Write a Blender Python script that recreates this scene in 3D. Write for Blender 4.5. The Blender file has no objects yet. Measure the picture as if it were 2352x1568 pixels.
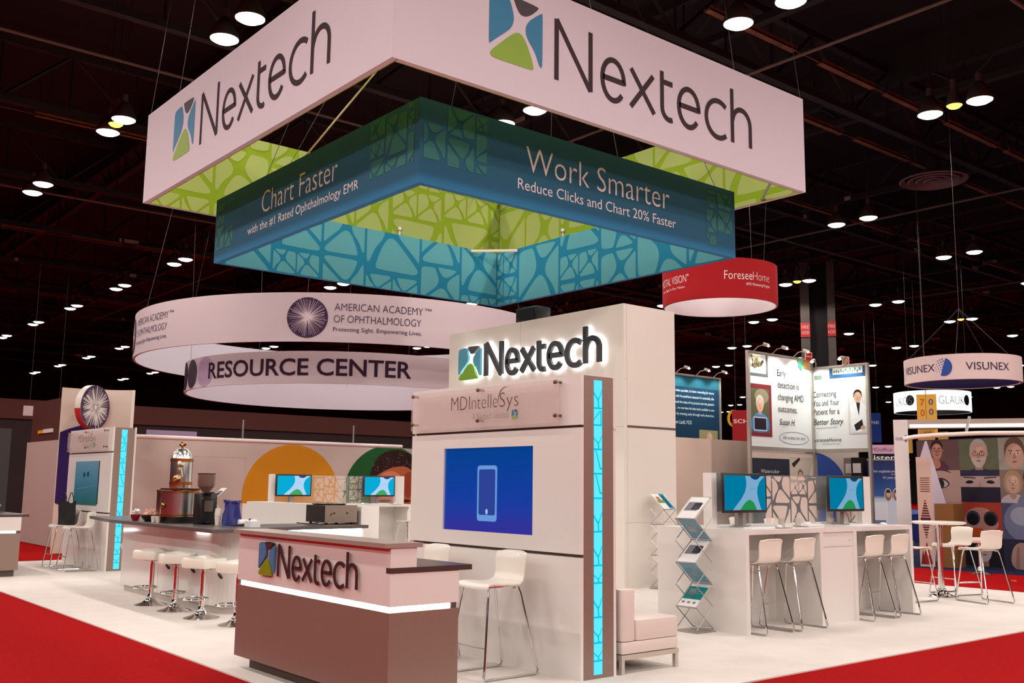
import bpy, math, random
from math import sin, cos, pi, radians
from mathutils import Vector, Matrix

S = bpy.context.scene
COL = S.collection
random.seed(11)

# ------------------------------------------------------------------ camera, world, exposure
FPX = 2299.4
YAW, PITCH, ROLL = radians(-50.5863), radians(8.1444), radians(0.6678)
EYE = Vector((0.0, 0.0, 1.54))
def camera_axes():
    f = Vector((sin(YAW)*cos(PITCH), cos(YAW)*cos(PITCH), sin(PITCH)))
    r0 = Vector((cos(YAW), -sin(YAW), 0)); u0 = r0.cross(f)
    r = cos(ROLL)*r0 + sin(ROLL)*u0; u = -sin(ROLL)*r0 + cos(ROLL)*u0
    return r, u, f
_r, _u, _f = camera_axes()
cd = bpy.data.cameras.new('camera'); cam = bpy.data.objects.new('camera', cd); COL.objects.link(cam)
cd.sensor_width = 36.0; cd.lens = FPX/2352*36.0; cd.clip_end = 400
cam.matrix_world = Matrix(((_r.x, _u.x, -_f.x, EYE.x), (_r.y, _u.y, -_f.y, EYE.y), (_r.z, _u.z, -_f.z, EYE.z), (0, 0, 0, 1)))
S.camera = cam
w = bpy.data.worlds.new('hall_air'); S.world = w; w.use_nodes = True
w.node_tree.nodes['Background'].inputs[0].default_value = (0.9, 0.75, 0.72, 1)
w.node_tree.nodes['Background'].inputs[1].default_value = 0.012
S.view_settings.view_transform = 'Standard'; S.view_settings.look = 'None'
S.view_settings.exposure = 0.0; S.view_settings.gamma = 1.0; S.view_settings.use_curve_mapping = False
S.cycles.max_bounces = 6; S.cycles.diffuse_bounces = 3; S.cycles.glossy_bounces = 3; S.cycles.use_adaptive_sampling = True; S.cycles.adaptive_threshold = 0.045
S.cycles.transmission_bounces = 6; S.cycles.transparent_max_bounces = 12; S.cycles.sample_clamp_indirect = 4.0
S.cycles.caustics_reflective = False; S.cycles.caustics_refractive = False
LAMP_COLOR = (1.0, 0.885, 0.83); LAMP_WATTS = 146.0

# ------------------------------------------------------------------ materials
def lin(c):
    c = c/255.0
    return c/12.92 if c <= 0.04045 else ((c+0.055)/1.055)**2.4
def srgb(r, g, b): return (lin(r), lin(g), lin(b), 1)
MATS = {}
def mat(name, rgb, rough=0.6, metal=0.0, emit=0.0, alpha=1.0, spec=0.5, noise=0.0, nscale=40.0, bump=0.0, trans=0.0, coat=0.0):
    if name in MATS: return MATS[name]
    m = bpy.data.materials.new(name); m.use_nodes = True
    n = m.node_tree.nodes; l = m.node_tree.links; b = n['Principled BSDF']
    c = srgb(*rgb)
    b.inputs['Base Color'].default_value = c; b.inputs['Roughness'].default_value = rough
    b.inputs['Metallic'].default_value = metal; b.inputs['Specular IOR Level'].default_value = spec
    b.inputs['Alpha'].default_value = alpha; b.inputs['Transmission Weight'].default_value = trans
    b.inputs['Coat Weight'].default_value = coat
    if emit:
        b.inputs['Emission Color'].default_value = c; b.inputs['Emission Strength'].default_value = emit
    if noise or bump:
        tc = n.new('ShaderNodeTexCoord'); t = n.new('ShaderNodeTexNoise'); t.inputs['Scale'].default_value = nscale; t.inputs['Detail'].default_value = 4
        l.new(tc.outputs['Object'], t.inputs['Vector'])
        if noise:
            r = n.new('ShaderNodeValToRGB'); r.color_ramp.elements[0].position = 0.3; r.color_ramp.elements[1].position = 0.7
            r.color_ramp.elements[0].color = tuple(x*(1-noise) for x in c[:3])+(1,)
            r.color_ramp.elements[1].color = tuple(min(1, x*(1+noise)) for x in c[:3])+(1,)
            l.new(t.outputs['Fac'], r.inputs['Fac']); l.new(r.outputs['Color'], b.inputs['Base Color'])
        if bump:
            bp = n.new('ShaderNodeBump'); bp.inputs['Strength'].default_value = bump; bp.inputs['Distance'].default_value = 0.01
            l.new(t.outputs['Fac'], bp.inputs['Height']); l.new(bp.outputs['Normal'], b.inputs['Normal'])
    MATS[name] = m
    return m
def ramp_mat(name, axis, stops, rough=0.7, metal=0.0, emit=0.0):
    """colour set as a ramp along one axis of the object's own coordinates: stops = [(coord, rgb)...]"""
    if name in MATS: return MATS[name]
    m = bpy.data.materials.new(name); m.use_nodes = True
    n = m.node_tree.nodes; l = m.node_tree.links; b = n['Principled BSDF']
    tc = n.new('ShaderNodeTexCoord'); sp = n.new('ShaderNodeSeparateXYZ'); mr = n.new('ShaderNodeMapRange'); r = n.new('ShaderNodeValToRGB')
    lo, hi = stops[0][0], stops[-1][0]
    mr.inputs['From Min'].default_value = lo; mr.inputs['From Max'].default_value = hi
    l.new(tc.outputs['Object'], sp.inputs[0]); l.new(sp.outputs[axis], mr.inputs['Value']); l.new(mr.outputs[0], r.inputs['Fac'])
    el = r.color_ramp.elements
    while len(el) < len(stops): el.new(0.5)
    for e, (p, c) in zip(el, stops):
        e.position = (p-lo)/(hi-lo)
    for e, (p, c) in zip(el, stops): e.color = srgb(*c)
    l.new(r.outputs['Color'], b.inputs['Base Color'])
    b.inputs['Roughness'].default_value = rough; b.inputs['Metallic'].default_value = metal
    if emit:
        l.new(r.outputs['Color'], b.inputs['Emission Color']); b.inputs['Emission Strength'].default_value = emit
    MATS[name] = m
    return m
def glow(name, rgb, strength, sample=True):
    if name in MATS: return MATS[name]
    m = bpy.data.materials.new(name); m.use_nodes = True
    n = m.node_tree.nodes; l = m.node_tree.links; n.clear()
    e = n.new('ShaderNodeEmission'); o = n.new('ShaderNodeOutputMaterial')
    e.inputs[0].default_value = srgb(*rgb); e.inputs[1].default_value = strength; l.new(e.outputs[0], o.inputs[0])
    if not sample: m.cycles.emission_sampling = 'NONE'
    MATS[name] = m
    return m

WHITE = mat('white_laminate', (232, 227, 222), 0.28, spec=0.45)
GLOSS = mat('white_gloss_laminate', (232, 227, 222), 0.10, spec=0.6)
FABRIC = mat('white_sign_fabric', (212, 204, 212), 0.9, spec=0.1)
BRUSH = mat('brushed_taupe_laminate', (150, 128, 116), 0.42, 0.35, noise=0.05, nscale=90)
GROOVE = mat('dark_groove', (92, 74, 66), 0.6)
TOP = mat('dark_grey_worktop', (88, 80, 78), 0.32, noise=0.15, nscale=160)
LEDGE = mat('taupe_ledge', (158, 140, 130), 0.4)
PLAST = mat('white_chair_plastic', (240, 234, 222), 0.3, coat=0.2)
CHROME = mat('chrome', (222, 220, 218), 0.12, 1.0)
SATIN = mat('satin_aluminium', (176, 172, 166), 0.35, 0.9)
BLACK = mat('black_plastic', (22, 21, 22), 0.4)
INK = mat('charcoal_print', (66, 54, 58), 0.8, spec=0.1)
BLUE = mat('logo_blue', (42, 122, 160), 0.6)
GREEN = mat('logo_green', (132, 170, 44), 0.6)
LOGOD = mat('logo_charcoal', (62, 52, 58), 0.6)
LED = glow('led_strip', (255, 250, 246), 14.0)
GLASS = mat('clear_acrylic', (235, 240, 240), 0.05, trans=0.0, alpha=0.10)
FROST = mat('frosted_acrylic', (232, 222, 214), 0.45, alpha=0.62)
PAPER = mat('white_paper', (236, 234, 232), 0.7)
CABLE = mat('steel_cable', (70, 64, 60), 0.7)
def ink(r, g, b, rough=0.7): return mat('print_%d_%d_%d' % (r, g, b), (r, g, b), rough, spec=0.15)

# ------------------------------------------------------------------ mesh builder
class MB:
    def __init__(s): s.v = []; s.f = []; s.m = []; s.s = []
    def add(s, vs, fs, mi=0, smooth=False):
        b = len(s.v); s.v += [tuple(p) for p in vs]
        for f in fs: s.f.append([b+i for i in f]); s.m.append(mi); s.s.append(smooth)
        return s
    def box(s, x0, x1, y0, y1, z0, z1, mi=0, M=None):
        vs = [Vector((x, y, z)) for z in (z0, z1) for y in (y0, y1) for x in (x0, x1)]
        if M is not None: vs = [M @ p for p in vs]
        return s.add(vs, [(0, 2, 3, 1), (4, 5, 7, 6), (0, 1, 5, 4), (2, 6, 7, 3), (0, 4, 6, 2), (1, 3, 7, 5)], mi)
    def bbox(s, x0, x1, y0, y1, z0, z1, r=0.02, mi=0, seg=3, M=None):
        """box with rounded vertical edges and chamfered rims"""
        def ring(ins, z):
            rr = max(r-ins, 1e-4); o = []
            for cx, cy, a0 in ((x1-r, y1-r, 0), (x0+r, y1-r, pi/2), (x0+r, y0+r, pi), (x1-r, y0+r, 1.5*pi)):
                for k in range(seg+1):
                    a = a0+pi/2*k/seg; o.append(Vector((cx+rr*cos(a), cy+rr*sin(a), z)))
            return o
        c = r*0.5
        rings = [ring(c, z0), ring(c*0.3, z0+c*0.3), ring(0, z0+c), ring(0, z1-c), ring(c*0.3, z1-c*0.3), ring(c, z1)]
        n = len(rings[0]); vs = [p for g in rings for p in g]
        if M is not None: vs = [M @ p for p in vs]
        fs = [(k*n+i, k*n+(i+1) % n, (k+1)*n+(i+1) % n, (k+1)*n+i) for k in range(5) for i in range(n)]
        s.add(vs, fs, mi, True)
        b = len(s.v)-len(vs)
        for f in (list(range(n))[::-1], [5*n+i for i in range(n)]): s.f.append([b+i for i in f]); s.m.append(mi); s.s.append(False)
        return s
    def flat(s, pts, P, off=0.0, mi=0):
        return s.add([P(a, b, off) for a, b in pts], [list(range(len(pts)))], mi)
    def prism(s, pts, P, w0, w1, mi=0, mside=None):
        n = len(pts); vs = [P(a, b, w0) for a, b in pts]+[P(a, b, w1) for a, b in pts]
        s.add(vs, [list(range(n))[::-1], [n+i for i in range(n)]], mi)
        b = len(s.v)-2*n
        for i in range(n):
            j = (i+1) % n; s.f.append([b+i, b+j, b+n+j, b+n+i]); s.m.append(mi if mside is None else mside); s.s.append(False)
        return s
    def tube(s, pts, r, n=8, mi=0, closed=False, cap=True):
        pts = [Vector(p) for p in pts]; N = len(pts); vs = []; up = None
        for i, p in enumerate(pts):
            a = pts[(i-1) % N] if (closed or i) else p; c = pts[(i+1) % N] if (closed or i < N-1) else p
            d = (c-a).normalized() if (c-a).length > 1e-9 else Vector((0, 0, 1))
            if up is None:
                up = Vector((0, 0, 1)) if abs(d.z) < 0.9 else Vector((1, 0, 0))
            x = d.cross(up)
            x = x.normalized() if x.length > 1e-6 else d.orthogonal().normalized()
            y = x.cross(d); up = y
            rr = r[i] if isinstance(r, (list, tuple)) else r
            vs += [p+x*rr*cos(2*pi*k/n)+y*rr*sin(2*pi*k/n) for k in range(n)]
        M_ = N if closed else N-1
        fs = [(i*n+k, i*n+(k+1) % n, ((i+1) % N)*n+(k+1) % n, ((i+1) % N)*n+k) for i in range(M_) for k in range(n)]
        if cap and not closed: fs += [list(range(n))[::-1], [(N-1)*n+k for k in range(n)]]
        return s.add(vs, fs, mi, True)
    def lathe(s, prof, c=(0, 0, 0), n=28, mi=0, M=None, smooth=True, cap=False):
        vs = []; c = Vector(c)
        for r, z in prof:
            for k in range(n):
                p = Vector((r*cos(2*pi*k/n), r*sin(2*pi*k/n), z))
                vs.append((M @ p if M is not None else p)+c)
        N = len(prof)
        fs = [(i*n+k, i*n+(k+1) % n, (i+1)*n+(k+1) % n, (i+1)*n+k) for i in range(N-1) for k in range(n)]
        if cap and prof[0][0] > 1e-5: fs.append(list(range(n))[::-1])
        if cap and prof[-1][0] > 1e-5: fs.append([(N-1)*n+k for k in range(n)])
        return s.add(vs, fs, mi, smooth)
    def grid(s, fn, nu, nv, mi=0, smooth=True):
        vs = [fn(i/nu, j/nv) for j in range(nv+1) for i in range(nu+1)]
        return s.add(vs, [(j*(nu+1)+i, j*(nu+1)+i+1, (j+1)*(nu+1)+i+1, (j+1)*(nu+1)+i) for j in range(nv) for i in range(nu)], mi, smooth)
    def shell(s, fn, nu, nv, th, mi=0):
        """thick sheet: fn(u,v) -> (point, normal)"""
        A = [[fn(i/nu, j/nv) for i in range(nu+1)] for j in range(nv+1)]
        w = nu+1; top = [p+n*th/2 for row in A for p, n in row]; bot = [p-n*th/2 for row in A for p, n in row]; o = len(top)
        fs = []
        for j in range(nv):
            for i in range(nu):
                a = j*w+i; fs += [(a, a+1, a+w+1, a+w), (o+a, o+a+w, o+a+w+1, o+a+1)]
        rim = [i for i in range(w)]+[j*w+nu for j in range(1, nv+1)]+[nv*w+i for i in range(nu-1, -1, -1)]+[j*w for j in range(nv-1, 0, -1)]
        for k in range(len(rim)):
            a, b = rim[k], rim[(k+1) % len(rim)]; fs.append((b, a, o+a, o+b))
        return s.add(top+bot, fs, mi, True)
    def build(s, name, mats, parent=None, loc=None):
        me = bpy.data.meshes.new(name); me.from_pydata(s.v, [], s.f); me.update()
        for m in (mats if isinstance(mats, (list, tuple)) else [mats]): me.materials.append(m)
        me.polygons.foreach_set('material_index', s.m); me.polygons.foreach_set('use_smooth', s.s)
        if any(s.s) : 
            try: me.set_sharp_from_angle(angle=radians(40))
            except Exception: pass
        me.update()
        o = bpy.data.objects.new(name, me); COL.objects.link(o)
        if parent is not None: o.parent = parent
        if loc is not None: o.location = loc
        return o

def tag(o, label, cat, group=None, kind=None):
    if label: o['label'] = label
    if cat: o['category'] = cat
    if group: o['group'] = group
    if kind: o['kind'] = kind
    return o
def thing(name, label, cat, loc=(0, 0, 0), rz=0.0, group=None):
    o = bpy.data.objects.new(name, None); COL.objects.link(o); o.location = loc; o.rotation_euler = (0, 0, rz)
    o.empty_display_size = 0.2
    return tag(o, label, cat, group)
def struct(o): o['kind'] = 'structure'; return o
def kids(o): return [c for c in bpy.data.objects if c.parent == o]
KIDS = {}
def dup(root, loc, rz=None, label=None, group=None):
    """copy of a thing, of its parts and of their sub-parts"""
    if root.name not in KIDS: KIDS[root.name] = [(c, kids(c)) for c in kids(root)]
    r = root.copy(); COL.objects.link(r); r.location = loc
    if rz is not None: r.rotation_euler = (0, 0, rz)
    if label: r['label'] = label
    if group: r['group'] = group
    for c, gs in KIDS[root.name]:
        k = c.copy(); COL.objects.link(k); k.parent = r
        for g in gs:
            q = g.copy(); COL.objects.link(q); q.parent = k
    return r
def plane(o, u=(1, 0, 0), v=(0, 0, 1)):
    o, u, v = Vector(o), Vector(u), Vector(v); n = u.cross(v)
    return lambda a, b, w=0.0: o+u*a+v*b+n*w
def front(y, x0=0, z0=0): return plane((x0, y, z0))                                # seen from -Y: a runs along +X
def side(x, y0=0, z0=0): return plane((x, y0, z0), (0, 1, 0))                     # seen from +X: a runs along +Y
def drum(c, r, a0, z0=0.0, inside=False):
    """the outer face of a drum: a = metres along the rim from bearing a0 (to the viewer's right), b = height"""
    c = Vector(c); sg = 1.0
    return lambda a, b, w=0.0: Vector((c.x+(r+w)*cos(a0+a/r), c.y+(r+w)*sin(a0+a/r), z0+b))
def rect(x0, y0, x1, y1): return [(x0, y0), (x1, y0), (x1, y1), (x0, y1)]
def rrect(x0, y0, x1, y1, r, n=4):
    o = []
    for cx, cy, a0 in ((x1-r, y0+r, -pi/2), (x1-r, y1-r, 0), (x0+r, y1-r, pi/2), (x0+r, y0+r, pi)):
        o += [(cx+r*cos(a0+pi/2*k/n), cy+r*sin(a0+pi/2*k/n)) for k in range(n+1)]
    return o
def ell(cx, cy, rx, ry, n=28, a0=0.0, a1=2*pi, rot=0.0):
    full = abs(a1-a0-2*pi) < 1e-6
    o = []
    for k in range(n if full else n+1):
        a = a0+(a1-a0)*k/n; x, y = rx*cos(a), ry*sin(a)
        o.append((cx+x*cos(rot)-y*sin(rot), cy+x*sin(rot)+y*cos(rot)))
    return o
def chaikin(p, it=2):
    for _ in range(it):
        q = []
        for i in range(len(p)):
            a, b = p[i], p[(i+1) % len(p)]
            q += [(a[0]*.75+b[0]*.25, a[1]*.75+b[1]*.25), (a[0]*.25+b[0]*.75, a[1]*.25+b[1]*.75)]
        p = q
    return p
def clip(poly, x0, y0, x1, y1):
    for ax, lim, sg in ((0, x0, 1), (0, x1, -1), (1, y0, 1), (1, y1, -1)):
        out = []
        for i in range(len(poly)):
            a, b = poly[i-1], poly[i]; da, db = sg*(a[ax]-lim), sg*(b[ax]-lim)
            if (da >= 0) != (db >= 0):
                t = da/(da-db); out.append((a[0]+(b[0]-a[0])*t, a[1]+(b[1]-a[1])*t))
            if db >= 0: out.append(b)
        poly = out
        if len(poly) < 3: return []
    return poly

# ------------------------------------------------------------------ lettering and marks
_TX = {}
def glyphs(body, weight=0.0, depth=0.0, space=1.0):
    k = (body, weight, depth, space)
    if k not in _TX:
        c = bpy.data.curves.new('text', 'FONT'); c.body = body; c.offset = weight; c.extrude = depth; c.resolution_u = 3; c.space_character = space
        o = bpy.data.objects.new('text', c); COL.objects.link(o)
        dg = bpy.context.evaluated_depsgraph_get(); e = o.evaluated_get(dg); me = e.to_mesh()
        vs = [tuple(v.co) for v in me.vertices]; fs = [tuple(p.vertices) for p in me.polygons]
        e.to_mesh_clear(); bpy.data.objects.remove(o); bpy.data.curves.remove(c)
        _TX[k] = (vs, fs)
    return _TX[k]
def text(mb, body, P, x, y, cap, width=None, off=0.003, weight=0.0, mi=0, space=1.0, slant=0.0):
    """baseline at y, capitals CAP high, the line squeezed or stretched to WIDTH"""
    vs, fs = glyphs(body, weight, 0.0, space)
    if not vs: return
    x0 = min(v[0] for v in vs); x1 = max(v[0] for v in vs); sy = cap/0.70
    sx = sy if width is None else width/max(1e-6, x1-x0)
    mb.add([P(x+(v[0]-x0)*sx+slant*v[1]*sy, y+v[1]*sy, off) for v in vs], fs, mi)
MARK = {
 'L': [(0.0, .20), (0.0, .50), (0.0, .86), (.02, .93), (.09, .96), (.22, .97), (.34, .97), (.36, .95), (.42, .82), (.46, .67), (.41, .53), (.30, .43), (.12, .29), (.02, .20)],
 'D': [(.43, .98), (.47, 1.0), (.90, .985), (.93, .96), (.75, .80), (.62, .755), (.53, .80)],
 'R': [(1.0, .91), (1.0, .6), (1.0, .14), (.98, .10), (.94, .12), (.86, .30), (.70, .46), (.665, .58), (.71, .70), (.85, .82), (.98, .91)],
 'G': [(.02, .09), (.03, .04), (.10, .01), (.40, .015), (.80, .02), (.84, .05), (.78, .22), (.66, .44), (.55, .505), (.44, .46), (.20, .25)]}
MARK = {k: chaikin(v, 2) for k, v in MARK.items()}
def cells(x, y, w, h, fx=False, fy=False):
    for k in 'LDRG':
        yield [(x+w*((1-a) if fx else a), y+h*((1-b) if fy else b)) for a, b in MARK[k]]
def mark(mb, P, x, y, w, h, off, th=0.0, ms=(0, 1, 2)):
    for k, m in (('L', 0), ('D', 1), ('R', 0), ('G', 2)):
        pts = [(x+w*a, y+h*b) for a, b in MARK[k]]
        if th: mb.prism(pts, P, off, off+th, ms[m])
        else: mb.flat(pts, P, off, ms[m])
def arc(cx, cy, rx, ry, a0, a1, n=18): return [(cx+rx*cos(radians(a0+(a1-a0)*k/n)), cy+ry*sin(radians(a0+(a1-a0)*k/n))) for k in range(n+1)]
def _e(x, w):
    return [[(x+.01, .345), (x+w-.005, .345)]+arc(x+w/2, .335, w/2, .345, 2, 322, 26)]
WORD = [[(0, 0), (0, 1), (.735, 0), (.735, 1)]], _e(1.0, .50), [[(1.66, 0), (2.21, .665)], [(1.67, .665), (2.23, 0)]], \
       [[(2.43, .83), (2.43, .20)]+arc(2.62, .19, .19, .20, 180, 292, 8), [(2.43, .645), (2.70, .645)]], _e(2.86, .53), \
       [arc(3.93, .335, .335, .345, 50, 310, 22)], [[(4.33, 0), (4.33, 1.02)], [(4.33, .40)]+arc(4.60, .40, .255, .275, 165, 0, 14)+[(4.855, 0)]]
def ribbon(pts, hw, sx, sy):
    """both edges of a stroke of even width"""
    p = [Vector((a*sx, b*sy)) for a, b in pts]; L = []; R = []
    for i in range(len(p)):
        d0 = (p[i]-p[i-1]).normalized() if i else None
        d1 = (p[i+1]-p[i]).normalized() if i < len(p)-1 else None
        if d0 is None: d0 = d1
        if d1 is None: d1 = d0
        n0 = Vector((-d0.y, d0.x)); n1 = Vector((-d1.y, d1.x)); m = (n0+n1)
        m = m.normalized() if m.length > 1e-6 else n0
        k = hw/max(0.5, m.dot(n0)); L.append(p[i]+m*k); R.append(p[i]-m*k)
    return L, R
def strokes(mb, letters, P, x, y, sx, sy, weight, off, th=0.0, mi=0):
    k = 0
    for strokeset in letters:
        for st in strokeset:
            if len(st) == 4 and st[0] == (0, 0):                       # the N: three straight bars
                segs = [st[0:2], st[1:3], st[2:4]]
            else: segs = [st]
            for sg in segs:
                L, R = ribbon(sg, weight/2, sx, sy); k += 1; e = .0004*k
                for i in range(len(L)-1):
                    q = [(x+R[i].x, y+R[i].y), (x+R[i+1].x, y+R[i+1].y), (x+L[i+1].x, y+L[i+1].y), (x+L[i].x, y+L[i].y)]
                    if th: mb.prism(q, P, off+e, off+th+e, mi)
                    else: mb.flat(q, P, off+e, mi)
def tiles(x0, y0, x1, y1, seed, wmin=.5, wmax=.85, gap=.03, skip=0.08):
    """the brand pattern: columns of four-lobed tiles of several sizes"""
    rnd = random.Random(seed); out = []; x = x0-rnd.random()*wmin*0.6
    while x < x1:
        w_ = rnd.uniform(wmin, wmax); y = y0-rnd.random()*0.45*(y1-y0)
        while y < y1:
            h = w_*rnd.uniform(.85, 1.15); fx, fy = rnd.random() < .5, rnd.random() < .5
            if rnd.random() < .28:
                for q in (0, 1):
                    for c in cells(x+q*w_*.5, y, w_*.47, h*.48, fx, fy): out.append(c)
                y += h*.5+gap; continue
            if rnd.random() > skip:
                for c in cells(x, y, w_, h, fx, fy): out.append(c)
            y += h+gap
        x += w_+gap
    return [c for c in (clip(p, x0, y0, x1, y1) for p in out) if c]

# ------------------------------------------------------------------ hall: floor, ceiling, walls
RED = mat('red_carpet', (166, 10, 12), 0.95, spec=0.05, noise=0.12, nscale=25, bump=0.25)
CREAM = mat('white_carpet', (232, 224, 216), 0.95, spec=0.05, noise=0.035, nscale=3, bump=0.1)
NAVY = mat('navy_carpet', (34, 44, 72), 0.95, spec=0.05)
DECK = mat('black_roof_deck', (14, 17, 17), 0.9, noise=0.4, nscale=0.6)
STEEL = mat('dark_roof_steel', (26, 30, 29), 0.7, noise=0.35, nscale=2.0)
TRAYLIT = mat('amber_lit_tray', (112, 70, 38), 0.7, noise=0.4, nscale=3.0)  # tray brown stands in for amber lamplight falling on the trays
PIPE = mat('grey_conduit', (104, 92, 86), 0.6)
CONC = mat('grey_concrete', (92, 84, 78), 0.85, noise=0.2, nscale=1.5)
DARKW = mat('black_hall_wall', (26, 22, 22), 0.9)
struct(MB().box(-110, 40, -40, 110, -0.30, 0.0).build('floor', RED))
struct(MB().box(-110, 40, -40, 110, 13.6, 13.9).build('ceiling', DECK))
struct(MB().box(-110.3, -110, -40, 110, 0, 13.6).build('wall_left', DARKW))
struct(MB().box(-110, 40, 110, 110.3, 0, 13.6).build('wall_right', DARKW))
tag(MB().box(-20.7, -5.18, 3.57, 15.95, 0.0, 0.012).build('booth_carpet', CREAM), 'white carpet laid under the whole exhibition booth, edged by red aisle carpet', 'carpet')
struct(MB().box(-40, -5.5, 19.2, 60, 0.0, 0.002).build('floor', NAVY))

def truss(axis, pos, lo, hi, zb, zt, step):
    """open steel truss: two chords, posts and diagonals, all one frame"""
    m = MB(); P = (lambda t, z: (pos, t, z)) if axis == 'y' else (lambda t, z: (t, pos, z))
    for z, hw in ((zb, .11), (zt, .10)):
        a, b = P(lo, z), P(hi, z)
        m.box(min(a[0], b[0])-(hw if axis == 'y' else 0), max(a[0], b[0])+(hw if axis == 'y' else 0),
              min(a[1], b[1])-(0 if axis == 'y' else hw), max(a[1], b[1])+(0 if axis == 'y' else hw), z-.09, z+.09)
    t = lo; k = 0
    while t < hi-0.1:
        za, zc = (zb, zt) if k % 2 == 0 else (zt, zb)
        m.tube([P(t, za), P(min(t+step, hi), zc)], .05, 4); m.tube([P(t, zb), P(t, zt)], .04, 4)
        t += step; k += 1
    return struct(m.build('ceiling_truss', STEEL))
for k in range(-2, 13): truss('y', -6.9-6.88*k, -12, 108, 11.3, 12.9, 1.74)
for k in range(-1, 15): truss('x', 3.8+6.95*k, -108, 12, 11.9, 13.2, 1.72)
for k in range(0, 6):                                               # deep girders
    struct(MB().box(-108, 12, 10.75+13.9*k-.16, 10.75+13.9*k+.16, 12.5, 13.6).build('ceiling_girder', STEEL))
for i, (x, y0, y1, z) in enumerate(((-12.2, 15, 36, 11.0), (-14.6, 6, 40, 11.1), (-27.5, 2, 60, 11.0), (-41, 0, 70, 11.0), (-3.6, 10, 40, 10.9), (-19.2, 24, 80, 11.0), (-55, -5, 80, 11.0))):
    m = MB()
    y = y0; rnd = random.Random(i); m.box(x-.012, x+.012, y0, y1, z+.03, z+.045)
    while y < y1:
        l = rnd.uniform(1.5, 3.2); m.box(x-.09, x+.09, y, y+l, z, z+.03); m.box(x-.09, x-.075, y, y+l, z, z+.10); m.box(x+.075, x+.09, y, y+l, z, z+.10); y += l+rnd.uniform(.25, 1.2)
    tag(m.build('cable_tray', TRAYLIT), 'rust brown cable tray run under the black hall roof', 'cable tray', 'rust brown cable trays in the roof')
for i, (a, b) in enumerate((((-40, 30.5, 10.6), (4, 30.5, 10.6)), ((-60, 17.6, 10.7), (2, 17.6, 10.7)), ((-22, -6, 10.8), (-22, 90, 10.8)), ((-34.2, -6, 10.8), (-34.2, 90, 10.8)), ((-7.6, 12, 10.5), (-7.6, 60, 10.5)), ((-80, 45, 10.7), (0, 45, 10.7)))):
    tag(MB().tube([a, b], .04, 8).build('ceiling_pipe', PIPE), 'thin grey pipe run under the black hall roof', 'pipe', 'grey pipes in the roof')
m = MB(); rnd = random.Random(5)
TAGM = mat('pale_roof_tag', (170, 160, 154), 0.7)
for i in range(150):                                                # pale beam clamps and junction plates
    k = rnd.randint(0, 11); y = 3.8+6.95*rnd.randint(0, 11); x = rnd.uniform(-80, 4)
    if rnd.random() < .5: m.box(x, x+rnd.uniform(.15, .7), y-.13, y-.12, 11.82, 11.96)
    else:
        xx = -6.9-6.88*k; yy = rnd.uniform(0, 80); m.box(xx+.12, xx+.13, yy, yy+rnd.uniform(.15, .7), 11.22, 11.36)
struct(m.build('ceiling_trim', TAGM))

# hall columns with fire hose boxes
SIGNRED = mat('fire_sign_red', (190, 36, 40), 0.6)
for cx, cy, lab in ((-24.75, 37.55, 'dark paired hall column carrying two red fire hose signs, behind the lit poster panels'),):
    c = thing('hall_column', lab, 'column', (cx, cy, 0), radians(33.4))
    MB().box(-.42, .42, .1, .45, 0, 11.3).build('core', DARKW, c)
    for sx in (-1, 1):
        x0, x1 = (-.72, -.34) if sx < 0 else (.40, .72)
        MB().box(x0, x1, -.35, .35, 0, 11.3).build('flange', CONC, c)
        sgn = MB().box(x0-.01, x1+.01, -.40, -.36, 8.0, 8.62).build('fire_sign', SIGNRED, c)
        t = MB(); P = plane(((x0+x1)/2-.15, -.402, 8.0))
        text(t, 'FIRE', P, 0, .36, .15, .30); text(t, 'HOSE', P, 0, .12, .15, .30)
        t.build('lettering', ink(228, 190, 180), sgn)
    x0 = -.72
# round ceiling diffuser
d = MB(); 
for r in (.95, .72, .50, .28):
    d.lathe([(r, 0), (r-.05, -.03), (r-.16, .10)], n=40)
d.lathe([(.1, -.02), (0, -.02)], n=24); d.tube([(0, 0, .05), (0, 0, .70)], .20, 20, 1)
tag(d.build('air_diffuser', [mat('grey_diffuser', (120, 104, 98), 0.6), DECK], None, (-14.1, 27.5, 10.5)), 'round air diffuser of nested rings under the dark roof, right of the white square sign', 'air vent')

# ------------------------------------------------------------------ hall lamps: pairs on a regular grid
LENS = glow('lamp_lens', (255, 250, 242), 9.0, False); AMBER = glow('amber_lens', (255, 186, 70), 4.5, False)
SHADE = mat('lamp_shade_grey', (86, 76, 74), 0.5, 0.3)
def lamp_proto(name, lens, r):
    t = thing(name, 'x', 'lamp')
    MB().lathe([(r, 0), (r*1.04, .01), (r*.98, .10), (r*.72, .26), (r*.40, .40), (.07, .44), (.07, .62), (0, .62)], n=20).build('shade', SHADE, t)
    MB().lathe([(0, -.075), (r*.35, -.068), (r*.7, -.045), (r*.97, 0.0), (r*.97, .012), (0, .012)], n=20).build('lens', lens, t)
    MB().tube([(0, 0, .60), (0, 0, 3.6)], .014, 6).build('stem', STEEL, t)
    return t
LP = lamp_proto('hall_lamp', LENS, .275); AP = lamp_proto('amber_lamp', AMBER, .17)
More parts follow.
